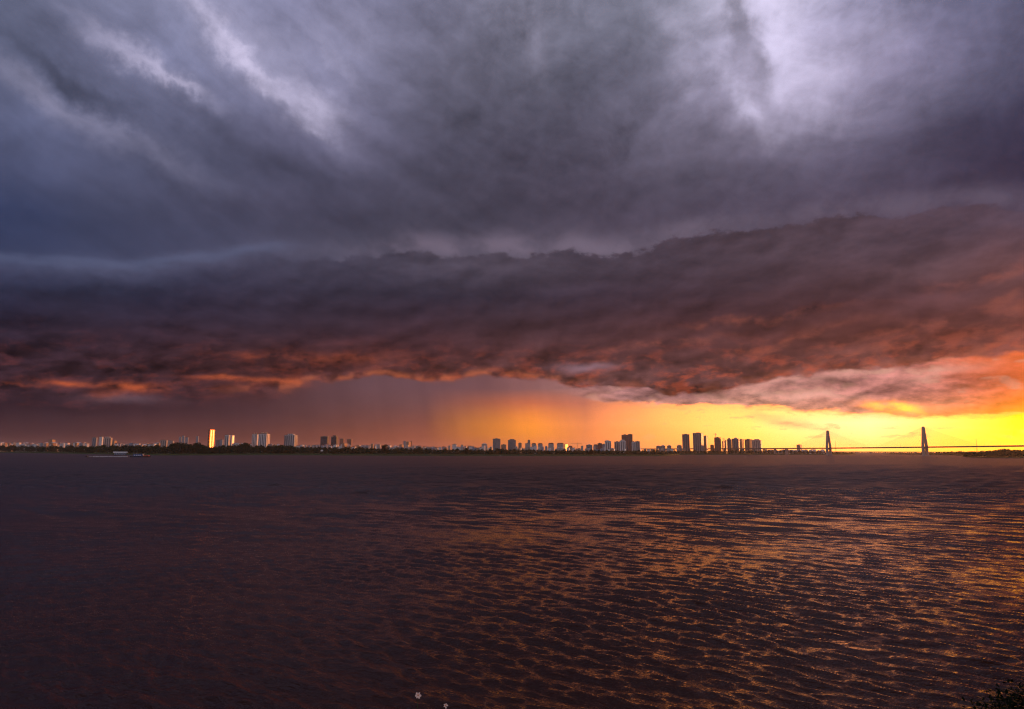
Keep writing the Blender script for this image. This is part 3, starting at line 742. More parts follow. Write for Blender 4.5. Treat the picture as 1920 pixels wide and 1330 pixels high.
# ------------------------------------------------------------------ buildings
BASE = 3.2
def bdims(p0, p1, D, side, r):
    """front width p1-p0-side and right face width side, in photo pixels; r = turn in degrees"""
    a = math.degrees(math.atan2(ground((p0+p1)/2, D).x, D)); mp = D/F
    fp = (p1-p0)-side
    k = math.cos(R(a))
    w = fp*mp*k/max(.2, math.cos(R(r-a)))
    d = side*mp*k/max(.15, math.sin(R(r-a))) if side > 0 else 22.0
    return w, min(max(d, 10), 90), a
def tower(name, p0, p1, ytop, D, label, m='cream', side=2.0, r=0.0, cat='high-rise', group=None, crown='flat', strips=0, sstrips=0, sidem=None):
    w, d, a = bdims(p0, p1, D, side, r); TOW.append(((p0+p1)/2, label))
    rr = R(r); pc = ground((p0+p1-side)/2, D)
    # centre of the front face -> centre of the footprint
    c = Vector((pc.x+math.sin(rr)*d/2, pc.y+math.cos(rr)*d/2, BASE))
    t = empty(name, c, -rr, label=label, cat=cat, group=group)
    H = zat((p0+p1)/2, ytop, D)-BASE
    hx, hy = w/2, d/2
    top = H if crown in ('flat',) else H*0.93
    b = MB(); b.box(-hx, hx, -hy, hy, -4, top).build('wall', M[m] if isinstance(m, str) else m, t)
    p = MB()
    p.box(-hx-.25, hx+.25, -hy-.25, -hy+.35, top, top+1.3); p.box(-hx-.25, hx+.25, hy-.35, hy+.25, top, top+1.3)
    p.box(-hx-.25, -hx+.35, -hy+.35, hy-.35, top, top+1.3); p.box(hx-.35, hx+.25, -hy+.35, hy-.35, top, top+1.3)
    p.box(-hx+.35, hx-.35, -hy+.35, hy-.35, top, top+.5)
    p.build('roof', M['roof'], t)
    if crown == 'flat': MB().box(-hx*.35, hx*.3, -hy*.4, hy*.4, top+.5, top+3.4).build('lift_house', M['roof'], t)
    if crown == 'step': MB().box(-hx*.55, hx*.6, -hy*.6, hy*.6, top+.5, H+1).build('penthouse', M[m], t)
    if crown == 'dome': MB().dome(0, 0, top+.5, min(hx,hy)*.95, H-top+1.5, 12).build('dome', M['cream'], t)
    if crown == 'domes':
        for s in (-.45, .45): MB().dome(hx*s, 0, top+.5, min(hx,hy)*.42, H-top+3, 12).build('dome', M['ochre'], t)
    if crown == 'hip':
        MB().rect_loft([(0,0,hx+.8,hy+.8,top+1.35),(0,0,hx*.55,hy*.5,H+2.2)]).build('hipped_roof', M['red_roof'], t)
    if crown == 'slope':
        MB().loft([[(-hx,-hy,top+1.35),(hx,-hy,top+1.35),(hx,-hy,top+2),(-hx*.2,-hy,H+3),(-hx,-hy,H+1)],[(-hx,hy,top+1.35),(hx,hy,top+1.35),(hx,hy,top+2),(-hx*.2,hy,H+3),(-hx,hy,H+1)]]).build('sloped_crown', M[m], t)
    for k in range(strips):
        u = -hx+w*(k+.5)/strips; q = w/strips*.2
        MB().box(u-q, u+q, -hy-.12, -hy, 6, top-2.5).build('window_strip', M['strip_glass'], t)
    for k in range(sstrips):
        u = -hy+d*(k+.5)/sstrips; q = d/sstrips*.2
        MB().box(hx, hx+.12, u-q, u+q, 6, top-2.5).build('window_strip', M['strip_glass'], t)
    return t
T = tower
# far left
T('apartment_block', 171,180, 821,3400,'slim blue grey block left of the broad pale building', 'bluish', 1.5, strips=2)
T('apartment_block', 184,191, 819.5,3350,'narrow pale block touching the broad pale building on its left', 'pale', 1.5)
T('apartment_block', 190,209, 819.5,3400,'broad pale building with stepped top at the far left skyline', 'cream', 3, crown='step', strips=4, sstrips=1)
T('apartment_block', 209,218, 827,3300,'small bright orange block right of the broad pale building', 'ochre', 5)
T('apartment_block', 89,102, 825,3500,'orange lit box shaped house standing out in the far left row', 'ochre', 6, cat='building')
T('apartment_block', 299,313, 826,3600,'low flat pale block, left of a pair left of the tall wood', 'cream', 2, strips=3)
T('apartment_block', 312,325, 827,3700,'low flat pale block, right of a pair left of the tall wood', 'cream', 2, strips=3)
for x0, x1, y, l in ((334,339,819.5,'leftmost of three faint grey towers behind the tall wood'),(339.5,345,817.5,'middle and tallest of three faint grey towers behind the tall wood'),(346,352,820.5,'rightmost of three faint grey towers behind the tall wood'),(366,371,818.5,'slender faint grey tower just left of the golden tower')):
    T('residential_tower', x0,x1,y,5600,l,'bluish',1)
# golden tower
D = 3300
gt = T('glass_tower', 388,400.5,806,D,'tall golden glass tower blazing with reflected sunset light', 'gold', 9, r=12, crown='flat', strips=2, sstrips=2)
gw = gt.children[0]
T('office_block', 404,410.5,826,3500,'grey low block right of the golden tower','grey',1)
T('office_block', 410.5,418,825,3500,'dark block with an orange sunlit side right of the golden tower','bluish',2)
T('residential_tower', 420,430,816.5,3300,'left half of the paired grey and orange towers','pale',2.6, strips=2, sstrips=1, group='paired towers')
T('residential_tower', 430.5,438.5,816.5,3260,'right half of the paired towers, mostly orange lit','pale',5.5, r=14, group='paired towers', strips=1, sstrips=1)
T('residential_tower', 471,483,812.5,3300,'left one of the twin crowned towers','pale',2.4,crown='domes',strips=4,group='twin crowned towers')
T('residential_tower', 483,505,811.5,3240,'right and wider one of the twin crowned towers, with a bright orange flank','pale',6.5,crown='domes',strips=5,sstrips=2,group='twin crowned towers')
T('residential_tower', 532,557,814,3250,'vertically striped pale tower with a glowing orange edge','stripe',6,crown='step',strips=5,sstrips=2)
T('office_tower', 600,616,819,3200,'left one of the two dark towers','dark',3,strips=0,crown='flat')
T('office_tower', 620,633,817,3300,'right one of the two dark towers, with a pale top','dark',3,crown='step')
T('residential_tower', 636,645,823,6200,'faint hazy block, left of a pair right of the dark towers','brick',2)
T('residential_tower', 650,660,824,6200,'faint hazy block, right of a pair right of the dark towers','brick',2)
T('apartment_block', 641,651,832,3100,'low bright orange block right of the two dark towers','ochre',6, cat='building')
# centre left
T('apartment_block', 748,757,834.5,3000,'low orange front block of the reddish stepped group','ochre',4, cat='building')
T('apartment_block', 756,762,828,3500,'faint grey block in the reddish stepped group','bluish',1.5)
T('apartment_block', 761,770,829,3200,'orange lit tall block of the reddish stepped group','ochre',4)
T('slender_tower', 769.5,772.5,827.5,3600,'slender dark red tower at the right of the reddish stepped group','brick',1)
T('apartment_block', 848,858,834,3000,'whitish low block left of the domed pink block','pale',2, cat='building')
T('apartment_block', 903,915,832.3,3000,'pinkish block with a rounded top left of the square brown tower','cream',2,crown='dome')
T('apartment_block', 864,870,835,3100,'small cream block beside the whitish low block','cream',2, cat='building')
T('office_tower', 924,939,823.5,2900,'square brown tower at the left of the orange glow','grey',1,crown='flat')
T('office_block', 939.5,950,834.5,2900,'low brown block attached right of the square brown tower','ochre',1,cat='building')
T('office_tower', 952.5,968,824,2950,'stepped brown tower right of the square brown tower','grey',1,crown='step')
T('apartment_block', 972,979.5,831.5,2900,'small reddish block right of the stepped brown tower','ochre',1.5)
T('apartment_block', 985,996,832,2900,'wide low block under the small square tower','cream',1.5)
T('apartment_block', 989.5,995,826,2950,'small square tower rising from the wide low block','grey',1)
for x0,x1,y,l in ((997,1006.5,832,'first villa block from the left in the row of capped blocks'),(1009,1018.5,832,'second villa block from the left in the row of capped blocks'),(1028.5,1039.5,831.5,'third villa block in the row, white fronted with a red cap'),(1045,1058,831.5,'fourth and widest villa block in the row of capped blocks')):
    T('villa_block', x0,x1,y,2850,l,'cream',1.2,crown='hip',group='villa blocks with red caps')
yel = T('glass_block', 1058.5,1065,833,3000,'small block glowing yellow at the right end of the capped row','gold',5,r=20,cat='building')
T('apartment_block', 1066.5,1074,837,2950,'low red roofed block just right of the yellow glowing block','ochre',1,crown='hip',cat='building')
T('apartment_block', 1100,1111.5,834,2850,'domed grey block right of the tower crane','grey',1,crown='dome')
T('apartment_block', 1114,1122,834.3,2900,'low mauve block left of the dark red block','grey',1,crown='hip')
T('apartment_block', 1121.5,1130,832,2850,'dark red block left of the white blue tower','brick',1)
T('apartment_block', 1129.5,1137,833.7,2850,'grey block squeezed between dark red block and white blue tower','bluish',1)
T('residential_tower', 1136,1148,827,2800,'white blue tower with a sloping top','pale',2,crown='slope',strips=3)
T('residential_tower', 1153,1164,829,2800,'brownish pale tower at the left of the high-rise cluster','cream',1,strips=3,group='high-rise cluster left of centre')
T('residential_tower', 1163.5,1175.5,825.5,2760,'pale tower with rounded top in front of the tall dark pair','pale',1.5,crown='dome',strips=3,group='high-rise cluster left of centre')
T('residential_tower', 1167,1179.5,816,2900,'left part of the tall dark red pair','brick',1,strips=3,group='high-rise cluster left of centre')
T('residential_tower', 1179,1187.5,815,2950,'right and slightly taller part of the tall dark red pair','brick',1,strips=2,group='high-rise cluster left of centre')
T('residential_tower', 1186,1193,829,2800,'pale slab right of the tall dark red pair','pale',1,strips=2,group='high-rise cluster left of centre')
T('residential_tower', 1192.5,1201,828.3,2820,'rightmost pale slab of the high-rise cluster','cream',1,strips=2,group='high-rise cluster left of centre')
for i,(x0,x1,y) in enumerate(((1232,1240,836.3),(1240.5,1248.5,835.5),(1252.5,1260,835.5),(1271,1279.5,835))):
    T('villa_block', x0,x1,y,3300,('leftmost','second','third','rightmost')[i]+' small domed block left of the slab towers','grey',1,crown='dome',group='small domed blocks')
T('residential_tower', 1281.5,1294.5,815,3100,'left one of the two isolated grey slab towers','grey',1,strips=3,crown='flat')
T('residential_tower', 1300,1320,812.5,3050,'tallest grey slab tower with a glowing yellow flank','grey',4.5,r=34,strips=4,crown='flat')
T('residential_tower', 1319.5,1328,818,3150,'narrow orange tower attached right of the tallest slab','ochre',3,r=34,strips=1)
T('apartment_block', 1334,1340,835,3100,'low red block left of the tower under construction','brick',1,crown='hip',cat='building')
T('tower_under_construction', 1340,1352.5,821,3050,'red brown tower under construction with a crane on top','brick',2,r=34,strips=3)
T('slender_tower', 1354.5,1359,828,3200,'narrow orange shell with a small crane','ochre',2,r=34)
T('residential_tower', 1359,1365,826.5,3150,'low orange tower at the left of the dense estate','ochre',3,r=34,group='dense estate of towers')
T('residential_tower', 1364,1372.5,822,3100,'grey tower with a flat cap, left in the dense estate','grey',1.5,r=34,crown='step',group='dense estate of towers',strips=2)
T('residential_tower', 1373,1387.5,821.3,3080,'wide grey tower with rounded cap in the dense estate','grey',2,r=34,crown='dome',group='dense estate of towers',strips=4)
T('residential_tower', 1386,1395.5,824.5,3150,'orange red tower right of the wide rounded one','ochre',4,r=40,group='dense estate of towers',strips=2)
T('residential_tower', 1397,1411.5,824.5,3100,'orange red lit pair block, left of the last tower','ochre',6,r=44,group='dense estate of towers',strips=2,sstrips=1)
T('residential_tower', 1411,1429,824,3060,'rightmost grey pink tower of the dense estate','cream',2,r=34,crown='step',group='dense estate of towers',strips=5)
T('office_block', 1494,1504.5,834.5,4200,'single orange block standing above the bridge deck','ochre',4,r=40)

# low houses
def house(px, wpx, ytop, D, label, group, m, roof, r):
    a = R(r); p = ground(px, D); w = wpx*D/F*.9; d = min(14, w*.8+4); H = zat(px, ytop, D)-BASE
    t = empty('house', (p.x, p.y, BASE), -a, label=label, cat='house', group=group)
    hx, hy = w/2, d/2; h1 = H if roof == 'flat' else H-1.6
    MB().box(-hx, hx, -hy, hy, -4, h1).build('wall', M[m], t)
    if roof == 'flat':
        rf = MB().box(-hx-.3, hx+.3, -hy-.3, hy+.3, h1, h1+.5).build('roof', M['roof'], t)
        MB().cyl(hx*.3, 0, h1+.5, h1+2.4, 1.1, 8).build('water_tank', M['steel_roof'], rf)
    else:
        MB().loft([[(-hx-.4,-hy-.4,h1),(hx+.4,-hy-.4,h1),(0,-hy-.4,h1+2.6)],[(-hx-.4,hy+.4,h1),(hx+.4,hy+.4,h1),(0,hy+.4,h1+2.6)]]).build('roof', M['red_roof' if roof == 'red' else 'steel_roof'], t)
    return t
rg = random.Random(21)
hz = [(-10,165,3.4,829.5,834.0,2900,3700,'far left of the skyline'),(218,300,3.2,830.5,834.5,2900,3500,'between the broad pale building and the flat pale blocks'),
      (438,472,4,830.5,833.5,3000,3300,'between the paired towers and the twin crowned towers'),(505,532,5,832.5,835,3000,3300,'between the twin crowned towers and the striped tower'),
      (558,600,5.5,833.5,836,3000,3300,'between the striped tower and the two dark towers'),(604,712,4.2,832.5,838,2700,3300,'around and right of the two dark towers'),(730,848,5,834.5,840,2500,3100,'left of the whitish low block'),
      (858,924,5,836,840.5,2500,3000,'left of the square brown tower'),(968,1150,5.5,836.5,842,2450,2900,'below the row of capped blocks and the crane'),
      (1200,1284,9,839.5,843,2700,3200,'left of the isolated slab towers')]
for x0, x1, st_, ya, yb, Da, Db, where in hz:
    q = x0
    while q < x1:
        c = rg.choice(['pale','pale','cream','cream','ochre','bluish']); rf = rg.choice(['flat','flat','red','steel'])
        nm = {'pale':'white','cream':'cream','ochre':'orange','bluish':'grey blue'}[c]; rn = {'flat':'flat roofed','red':'red roofed','steel':'metal roofed'}[rf]
        house(q, rg.uniform(3,6.5), rg.uniform(ya, yb), rg.uniform(Da, Db), 'tiny %s %s house %s' % (rn, nm, where), 'low houses %s' % where, c, rf, rg.uniform(-8, 30))
        q += st_*rg.uniform(.7,1.35)
# hamlet behind the trees under the deck
q = 1436; kk = 0
while q < 1548:
    c = rg.choice(['pale','cream','pale']); rf = rg.choice(['flat','steel','red'])
    house(q, rg.uniform(5,9), rg.uniform(842.8,845.2), rg.uniform(3050,3200), '%s %s house among trees below the deck, %s' % ({'flat':'flat roofed','steel':'metal roofed','red':'red roofed'}[rf], {'pale':'white','cream':'cream'}[c], 'left of the single orange block' if q < 1490 else ('below the single orange block' if q < 1508 else 'between orange block and left pylon')), 'houses under the bridge deck', c, rf, rg.uniform(0,35))
    q += rg.uniform(5,10)
D = shore_at(603)+58; p = ground(603.5, D); z0, z1 = zat(603.5, 846.6, D), zat(603.5, 843.6, D)
hut = empty('stilt_hut', (p.x, p.y, 2.6), -.2, label='single white hut in front of the dark wood below the left dark tower', cat='hut')
MB().box(-2.6,2.6,-2,2,z0-2.6,z1-3.6).build('wall', M['white'], hut)
MB().loft([[(-3,-2.4,z1-3.6),(3,-2.4,z1-3.6),(0,-2.4,z1-2.5)],[(-3,2.4,z1-3.6),(3,2.4,z1-3.6),(0,2.4,z1-2.5)]]).build('roof', M['steel_roof'], hut)
for x in (-2.3,2.3):
    for y in (-1.7,1.7): MB().box(x-.15,x+.15,y-.15,y+.15,-.8,z0-2.6).build('stilt', M['bark'], hut)
# chimneys of light: cranes
def crane(px, ytop, D, jl, jr, label, base=BASE):
    p = ground(px, D); H = zat(px, ytop, D)-base; k = D/F
    t = empty('tower_crane', (p.x, p.y, base), 0, label=label, cat='crane')
    m = MB()
    for sx_ in (-1,1):
        for sy_ in (-1,1): m.tube([(sx_*.9,sy_*.9,-2),(sx_*.9,sy_*.9,H+4)], .22, 4)
    z = 0
    while z < H: m.tube([(-.9,-.9,z),(.9,-.9,z+2.5)], .12, 4); m.tube([(.9,-.9,z+2.5),(-.9,-.9,z+5)], .12, 4); z += 5
    m.build('mast', M['crane'], t)
    j = MB()
    for zz, yy in ((H,-.7),(H,.7),(H+1.6,0)): j.tube([(-jl*k,yy,zz),(jr*k,yy,zz)], .25, 4)
    x = -jl*k
    while x < jr*k-3: j.tube([(x,-.7,H),(x+1.5,0,H+1.6),(x+3,-.7,H)], .12, 4); x += 3
    j.build('jib', M['crane'], t)
    MB().box(-1.3,1.3,-1.4,1.4,H-3,H-.2).build('cab', M['white'], t)
    MB().box(min(jl,jr)*k*(-1 if jl<jr else 1)*.95-1.5, min(jl,jr)*k*(-1 if jl<jr else 1)*.95+1.5,-1,1,H-2.2,H-.1).build('counterweight', M['roof'], t)
    MB().tube([(-jl*k*.9,0,H+1.6),(0,0,H+4.5),(jr*k*.9,0,H+1.6)], .1, 4).build('tie_bar', M['crane'], t)
crane(1083, 832.2, 2900, 13, 7, 'tower crane with a long level jib right of the yellow glowing block')
crane(1342.5, 814.5, 3080, 4.5, 1.5, 'small crane standing over the red brown tower under construction')
crane(1357, 823.5, 3230, 2.5, 2.5, 'small crane over the narrow orange shell')
# lattice masts
def mast(px, ytop, D, label):
    p = ground(px, D); H = zat(px, ytop, D)
    t = empty('lattice_mast', (p.x, p.y, 1.5), 0, label=label, cat='mast')
    m = MB()
    for sx_, sy_ in ((-1,-1),(1,-1),(1,1),(-1,1)): m.tube([(sx_*2.4,sy_*2.4,-2),(sx_*.4,sy_*.4,H)], .16, 4)
    for k in range(9):
        w0 = 2.4-2*k/9; w1 = 2.4-2*(k+1)/9; z0, z1 = H*k/9, H*(k+1)/9
        for a, b in (((-1,-1),(1,-1)),((1,-1),(1,1)),((1,1),(-1,1)),((-1,1),(-1,-1))): m.tube([(a[0]*w0,a[1]*w0,z0),(b[0]*w1,b[1]*w1,z1)], .09, 4)
    m.build('lattice', M['roof'], t)
    MB().tube([(0,0,H-1),(0,0,H+4)], .12, 5).build('antenna', M['roof'], t)
    return t
mast(1567, 828, 4300, 'thin lattice mast just right of the left bridge pylon')
mast(1832, 824.5, 3500, 'thin lattice mast behind the deck, well right of the right bridge pylon')
# lamps on the shore
for q, lab in ((1152.6,'left one of two glowing white lamps on the shore below the high-rise cluster'),(1173,'right one of two glowing white lamps on the shore below the high-rise cluster')):
    D = shore_at(q)+50; p = ground(q, D); z = zat(q, 844.3, D)
    t = empty('street_lamp', (p.x, p.y, 2.6), 0, label=lab, cat='lamp', group='lit shore lamps')
    MB().tube([(0,0,-.5),(0,0,z-2.6),(0,-1.2,z-2.1)], [.12,.09,.06], 6).build('pole', M['roof'], t)
    MB().dome(0,-1.3,z-2.3,.75,.6,8,3).build('lamp_head', M['lamp'], t)

# ------------------------------------------------------------------ cable-stayed bridge
P1 = ground(1554, 2600); P2 = ground(1734.5, 2250)
ax = (P2-P1); span = ax.length; ax.normalize()
bang = math.atan2(ax.y, ax.x)
def deckz(s):      # s metres from pylon 1 toward pylon 2
    t = s/span
    return float(np.interp(t, [-3.0,-1,0,1,1.8,3.2], [26.5,26.5,27.2,29.6,32.0,33.0]))
br = empty('cable_stayed_bridge', (P1.x, P1.y, 0), bang, label='long cable-stayed bridge with two pointed pylons crossing the river at right', cat='bridge')
dk_ = MB(); secs = []
S = np.linspace(-span*3.4, span*3.4, 60)
prof = [(-5.8,0),(-5.6,-.9),(-4,-3.4),(4,-3.4),(5.6,-.9),(5.8,0),(5.8,1.1),(5.6,1.1),(5.6,.1),(-5.6,.1),(-5.6,1.1),(-5.8,1.1)]
dk_.loft([[(s, y, deckz(s)+z) for y, z in prof] for s in S]); dk_.build('deck', M['deck'], br)
for k, sgn in ((0, -1),(1, 1)):
    s0 = span*k; zd = deckz(s0); top = zat([1554,1734.5][k], [807.3,800.0][k], [P1.y,P2.y][k])
    py = MB()
    for s in (-1, 1):
        py.rect_loft([(s0, s*8.0, 3.9, 3.0, -2), (s0, s*8.0, 3.9, 3.0, 6), (s0, s*8.9, 3.6, 2.7, zd-4), (s0, s*8.9, 3.6, 2.6, zd+2), (s0, s*6.0, 3.4, 2.5, zd+(top-zd)*.38), (s0, s*3.3, 3.2, 2.6, zd+(top-zd)*.66), (s0, s*2.0, 3.2, 2.1, top-4)])
    pl = py.build('pylon', M['concrete'], br)
    MB().rect_loft([(s0,0,3.2,4.1,top-4.01),(s0,0,2.4,2.6,top-1.2),(s0,0,1.2,1.2,top)]).build('pylon_cap', M['concrete'], pl)
    MB().box(s0-2.6, s0+2.6, -7.2, 7.2, zd-7, zd-3.4).build('crossbeam', M['concrete'], pl)
    MB().rect_loft([(s0,0,8,14,-3),(s0,0,8,14,1.0),(s0,0,7,13,1.8)]).build('footing', M['concrete'], pl)
    for d_ in (-1, 1):
        for side in (-1, 1):
            for j in range(11):
                zt = zd+(top-zd)*(.60+.36*j/10); sx_ = s0+d_*(22+(span*.46-22)*j/10)
                yo = side*(1.8+ (1-j/10)*3.6)
                MB().tube([(s0+d_*3, yo, zt),(sx_, side*5.6, deckz(sx_)+.4)], .13, 4).build('stay_cable', M['cable'], br)
for k, s in enumerate(np.arange(-span*3.3, -span*.45, 62)):
    py = MB()
    for y in (-4, 4): py.rect_loft([(s,y,1.5,2.2,-2),(s,y,1.5,2.2,deckz(s)-5.01)])
    py.box(s-1.8, s+1.8, -6.4, 6.4, deckz(s)-5.0, deckz(s)-3.45)
    py.build('pier', M['concrete'], br)
for s in np.arange(-span*.9, span*2.4, 46):
    MB().tube([(s,-5.7,deckz(s)+1.1),(s,-5.7,deckz(s)+9.5),(s,-3.6,deckz(s)+10.1)], [.12,.09,.06], 5).build('light_pole', M['roof'], br)
# older beam bridge far behind
A = ground(1590, 6000); B = ground(1990, 6000)
b2_ = empty('girder_bridge', (A.x, A.y, 0), 0, label='thin flat girder bridge far behind, seen below the main deck', cat='bridge')
L = B.x-A.x; zb = zat(1690, 847.3, 6000)
MB().box(-200, L, -5, 5, zb-2.0, zb+1.4).build('girder', M['deck'], b2_)
for q in (1605,1632.5,1659.5,1687,1716,1745):
    x = ground(q, 6000).x-A.x
    MB().rect_loft([(x,0,3.4,3,-2),(x,0,2.6,3,zb-6.0),(x,0,6.5,3,zb-2.01)]).build('pier', M['deck'], b2_)

# ------------------------------------------------------------------ boats
def hull(L, W, H, bow=.22, rise=.5, n=14):
    m = MB(); rings = []
    for i in range(n+1):
        t = i/n; x = -L/2+L*t
        w = W/2*min(1, (t/.08+.55) if t < .08 else 1)*(1 if t < 1-bow else max(.04, max(0.0, math.cos((t-(1-bow))/bow*math.pi/2))**.7))
        z = H*(1+rise*max(0, (t-.7)/.3)**2+rise*.4*max(0, (.15-t)/.15))
        rings.append([(x,-w*.75,-.5),(x,-w,z*.45),(x,-w,z),(x,-w*.9,z-.15),(x,w*.9,z-.15),(x,w,z),(x,w,z*.45),(x,w*.75,-.5)])
    return m.loft(rings)
D = shoreD(264, 857.6); p = ground(264, D)
t = empty('river_boat', (p.x, p.y, 0), R(4), label='dark blue river boat with a rusty red bow moored off the left shore', cat='boat')
hull(33, 7, 1.6).build('hull', M['hull_dark'], t)
MB().box(-10.5,4.2,-2.4,2.4,1.2,5.0).build('cabin', M['hull_blue'], t)
for x in (-8.6,-5.6,-2.6,.4): MB().box(x-.8,x+.8,-2.45,-2.4,2.6,4.0).build('cabin_window', M['white'], t)
MB().box(-11.5,4.8,-2.8,2.8,5.0,5.5).build('cabin_roof', M['hull_blue'], t)
MB().rect_loft([(10,0,5.2,2.4,1.2),(10,0,3.2,1.4,3.8)]).build('cargo_heap', M['rust'], t)
MB().tube([(-6,0,5.5),(-6,0,8.4)], [.12,.06], 5).build('mast', M['white'], t)
D = shoreD(226, 853.9); p = ground(226, D)
t = empty('houseboat', (p.x, p.y, 0), R(3), label='long low houseboat with a bright white roof near the left shore', cat='boat')
hull(31, 8, 1.0, bow=.1, rise=.2).build('hull', M['hull_dark'], t)
MB().box(-12,12.5,-3,3,.8,5.6).build('cabin', M['bluish'], t)
MB().rect_loft([(0,0,14.5,3.8,5.6),(0,0,14,3.2,8.0)]).build('roof', M['white'], t)
for i in range(5): MB().box(-10+5*i-.9,-10+5*i+.9,-3.04,-3,2.2,4.0).build('cabin_window', M['strip_glass'], t)
D = shoreD(210, 857.2); p = ground(208, D)
t = empty('floating_pipeline', (p.x, p.y, 0), R(1), label='long pale floating dredging pipeline stretching left from the dark blue boat', cat='pipeline')
MB().tube([(-36+i*4.6, .5*math.sin(i*.9), .55) for i in range(15)], .42, 8).build('pipe', M['white'], t)
for i in range(9): MB().tube([(-33+i*7.6,-1.1,.1),(-33+i*7.6,1.1,.1)], .5, 8).build('float', M['hull_dark'], t)
D = shoreD(168, 857.4); p = ground(168, D)
t = empty('flat_barge', (p.x, p.y, 0), R(2), label='small dark flat barge at the left end of the floating pipeline', cat='boat')
hull(13, 4, .9, bow=.15, rise=.2).build('hull', M['hull_dark'], t)
MB().box(-4.6,-2.4,-1.1,1.1,.6,1.9).build('wheelhouse', M['hull_dark'], t)
def sampan(px, py, wpx, label, c='hull_dark', rz=0):
    D = shoreD(px, py); p = ground(px, D); L = max(5, wpx*D/F)
    t = empty('small_boat', (p.x, p.y, 0), R(rz), label=label, cat='boat')
    hull(L, L*.24, L*.07, bow=.3, rise=1.0).build('hull', M[c], t)
    m = MB(); n = 7; r = L*.11
    m.loft([[(-L*.2+L*.38*e, r*math.cos(a), L*.06+r*math.sin(a)*.9) for a in [math.pi*k/n for k in range(n+1)]] for e in (0, 1)]); m.build('canopy', M[c], t)
sampan(1710.5,853.9,4.5,'small dark boat just left of the right bridge pylon')
sampan(1755.5,859.0,2.6,'tiny dark boat on open water right of the right bridge pylon')
sampan(1404,855.2,4,'small dark boat off the shore below the dense estate')
sampan(1397,857.4,2.4,'tiny pale boat on open water below the dense estate','white')
sampan(938,855.3,2.6,'tiny white boat moored below the square brown tower','white')
sampan(1158,855.9,2.5,'tiny dark boat moored below the high-rise cluster')

# ------------------------------------------------------------------ near plants
def flower(px, py, D, size, label, tilt, n=6, seed=1):
    rg = random.Random(seed); p = near(px, py, D); z = zat(px, py, D); zb = bankz(p.x, p.y)-.03
    t = empty('flowering_weed', (p.x, p.y, zb), 0, label=label, cat='flower', group='two pale wildflowers')
    h = z-zb; top = Vector((0,0,h)); bend = Vector((-.07*rg.uniform(.5,1),.03,0))
    MB().tube([(bend.x*3,0.0,0),(bend.x*1.8,.02,h*.35),(bend.x*.7,.0,h*.72),(0,0.006,h-.004)], [.0022,.0018,.0014,.001], 6).build('stem', M['green_stem'], t)
    lf = MB()
    for k in range(5):
        zz = h*(.2+.13*k); a = k*2.3; L = .07*rg.uniform(.7,1.2); bx = bend.x*(3-3*zz/h)
        c, s = math.cos(a), math.sin(a); w = .008
        lf.quad((bx,0,zz),(bx+c*L*.5-s*w,s*L*.5+c*w,zz+L*.4),(bx+c*L,s*L,zz+L*.3),(bx+c*L*.5+s*w,s*L*.5-c*w,zz+L*.35))
    lf.build('leaf', M['leaf_near'], t)
    Rt = Matrix.Rotation(R(tilt[0]), 3, 'X') @ Matrix.Rotation(R(tilt[1]), 3, 'Y')
    for k in range(n):
        a = 2*math.pi*k/n+rg.uniform(-.18,.18); L = size*rg.uniform(.82,1.08); w = L*.30; m = MB()
        row = []
        for u, ww, zz in ((.12,.25,0),(.4,.85,.10),(.7,1.0,.12),(.92,.7,.06),(1.02,.12,.0)):
            for s in (-1,0,1):
                v = Vector((u*L, s*ww*w, (zz+(.05 if s else 0))*L)); v = Matrix.Rotation(a, 3, 'Z') @ v; row.append(top+Rt @ v)
        m.v = [tuple(v) for v in row]
        for r_ in range(4):
            for c_ in range(2): b = r_*3+c_; m.f.append((b, b+1, b+4, b+3))
        m.build('petal', M['petal'], t, smooth=True)
    e = MB(); e.dome(0,0,0,size*.24,size*.16,8,3); e.v = [tuple(top+Rt @ (Vector(v)+Vector((0,0,size*.03)))) for v in e.v]; e.build('flower_eye', M['flower_eye'], t)
flower(784, 1304, 3.0, .0145, 'larger six petalled pale flower at the bottom edge, left of the smaller one', (62, -14), 6, 3)
flower(835.5, 1323.5, 3.0, .0105, 'smaller five petalled pale orange flower at the bottom edge', (58, 10), 5, 4)
p = near(908, 1325, 2.9); z = zat(911.5, 1313, 2.9); zb = bankz(p.x, p.y)-.03
t = empty('grass_stalk', (p.x, p.y, zb), 0, label='single thin dry grass stalk leaning right at the bottom edge', cat='grass stalk')
h = z-zb; lean = near(911.5, 1313, 2.9).x-p.x
MB().tube([(-.16,0,0),(-.09,0,h*.45),(-.02,0,h*.88),(lean,0,h)], [.0016,.0013,.0009,.0004], 5).build('stem', M['dry_stem'], t)
MB().quad((-.13,0,h*.2),(-.10,.008,h*.42),(-.02,0,h*.55),(-.10,-.008,h*.40)).build('blade', M['dry_stem'], t)
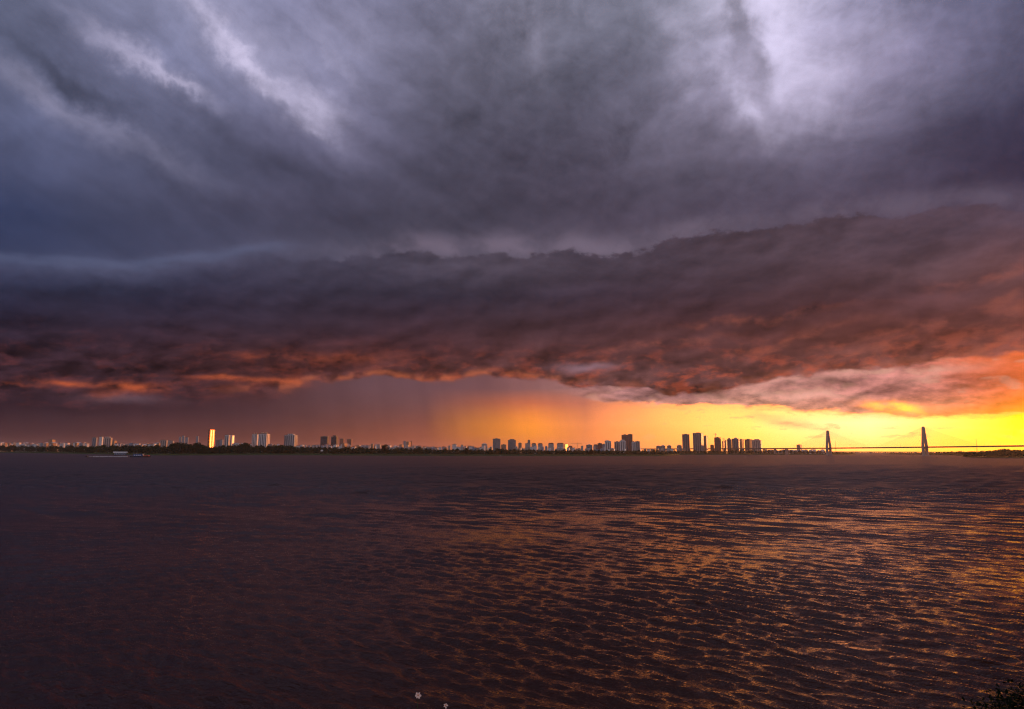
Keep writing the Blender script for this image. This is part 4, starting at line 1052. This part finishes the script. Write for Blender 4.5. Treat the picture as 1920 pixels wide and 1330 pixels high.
# shrub in the bottom right corner
def shrub(px, py, D, W, label, seed):
    rg = random.Random(seed); p = near(px, py, D); zt = zat(px, py, D); zb = bankz(p.x, p.y)-.1; h = zt-zb
    t = empty('leafy_shrub', (p.x, p.y, zb), 0, label=label, cat='shrub')
    st2 = MB(); lf = MB()
    for k in range(60):
        a = rg.uniform(0,6.28); rr = W*rg.uniform(.1,1.0)**.6; hh = h*rg.uniform(.84,1.02)*(1-.10*(rr/W)**2)
        tip_ = Vector((math.cos(a)*rr, math.sin(a)*rr*.8, hh)); mid = Vector((tip_.x*.45, tip_.y*.45, hh*.55))
        st2.tube([(tip_.x*.1, tip_.y*.1, 0), mid, tip_], [.012,.008,.003], 5)
        for q in range(210):
            u = rg.uniform(.25,1.0); c = (Vector((tip_.x*.1,tip_.y*.1,0)).lerp(mid, u*2) if u < .5 else mid.lerp(tip_, u*2-1))+Vector((rg.gauss(0,.07),rg.gauss(0,.07),rg.gauss(0,.06)))
            d = Vector((rg.gauss(0,1),rg.gauss(0,1),rg.gauss(0,.7))).normalized(); w = d.cross(Vector((0,0,1))).normalized()*.022*rg.uniform(.6,1.2); L = .085*rg.uniform(.6,1.2)
            lf.quad(c, c+d*L*.5-w, c+d*L, c+d*L*.5+w)
    st2.build('branches', M['bark'], t); lf.build('foliage', M['leaf_near'], t)
shrub(1932, 1290, 9.5, .7, 'dark leafy shrub cutting into the bottom right corner', 9)
shrub(1968, 1274, 10.0, .7, 'darker shrub rising behind the corner shrub at the right edge', 12)

# every tree of the shore is told apart by what stands above it
def short(l):
    for cut in (', ', ' with ', ' at the ', ' behind ', ' right of ', ' left of ', ' in the ', ' touching ', ' beside ', ' attached ', ' in front ', ' under ', ' rising ', ' squeezed ', ' standing ', ' blazing '):
        if cut in l and len(l.split(cut)[0].split()) >= 3: l = l.split(cut)[0]
    return l if l.startswith('the ') else 'the '+l
GENERIC = ('trees along the far shore',)
for px, H, label, o in TREES:
    g = o.get('group')
    if g == 'trees along the far shore':
        c, tl = min(TOW, key=lambda q: abs(q[0]-px)); dd = px-c
        size = 'low' if H < 10 else ('tall' if H > 17 else 'medium')
        if abs(dd) < 14:
            o['label'] = '%s dark shore tree %s %s' % (size, 'directly below' if abs(dd) < 3.5 else ('just left of' if dd < 0 else 'just right of'), short(tl))
        elif abs(dd) < 60: o['label'] = '%s dark shore tree standing in the gap %s of %s' % (size, 'left' if dd < 0 else 'right', short(tl))
        else: o['label'] = size+' '+label
        if len(o['label'].split()) > 16: o['label'] = size+' '+label
    elif g == 'trees on the island':
        kind = 'low' if H < 9 else ('tall' if H > 14 else 'medium')
        if px < 1722: w = 'hazy grove tree left of the right bridge pylon'
        elif px < 1750: w = 'hazy grove tree just behind the right bridge pylon'
        elif px < 1780: w = 'hazy grove tree between the right pylon and the dark island point'
        elif px < 1811: w = 'hazy grove tree beside the dark island point'
        elif px < 1845: w = 'bushy tree on the dark island point below the thin mast'
        elif px < 1880: w = 'bushy tree in the rising middle of the right-hand island wood'
        elif px < 1905: w = 'bushy tree on the highest part of the right-hand island wood'
        else: w = 'bushy island tree touching the right edge of the frame'
        o['label'] = kind+' '+w
# look-alikes left over: told apart by their order along the shore
ORD = ['first','second','third','fourth','fifth','sixth','seventh','eighth','ninth','tenth','eleventh','twelfth']
by = {}
for o in bpy.data.objects:
    if o.parent is None and o.get('label') and o.get('category') in ('tree', 'house'): by.setdefault((o['label'], o['category']), []).append(o)
for (l, c), os_ in by.items():
    if len(os_) < 2 or len(os_) > 12: continue
    os_.sort(key=lambda o: o.location.x/o.location.y)
    for i, o in enumerate(os_):
        nl = '%s from left: %s' % (ORD[i], l)
        if len(nl.split()) <= 16: o['label'] = nl
scene.cycles.max_bounces = 5; scene.cycles.diffuse_bounces = 2; scene.cycles.glossy_bounces = 3; scene.cycles.volume_bounces = 0
scene.cycles.transmission_bounces = 2
#HAZE
hz_ = MB().box(-9000, 9000, -300, 11500, -2.6, 125)
m = bpy.data.materials.new('haze'); m.use_nodes = True; nt = m.node_tree; nt.nodes.clear()
o_ = nt.nodes.new('ShaderNodeOutputMaterial'); v_ = nt.nodes.new('ShaderNodeVolumePrincipled')
v_.inputs['Color'].default_value = (0.85,0.85,0.88,1); v_.inputs['Density'].default_value = 0.000022; v_.inputs['Anisotropy'].default_value = 0.45
nt.links.new(v_.outputs[0], o_.inputs['Volume'])
tag(hz_.build('haze', m), 'thin evening haze over the river and the city', 'haze', kind='stuff')
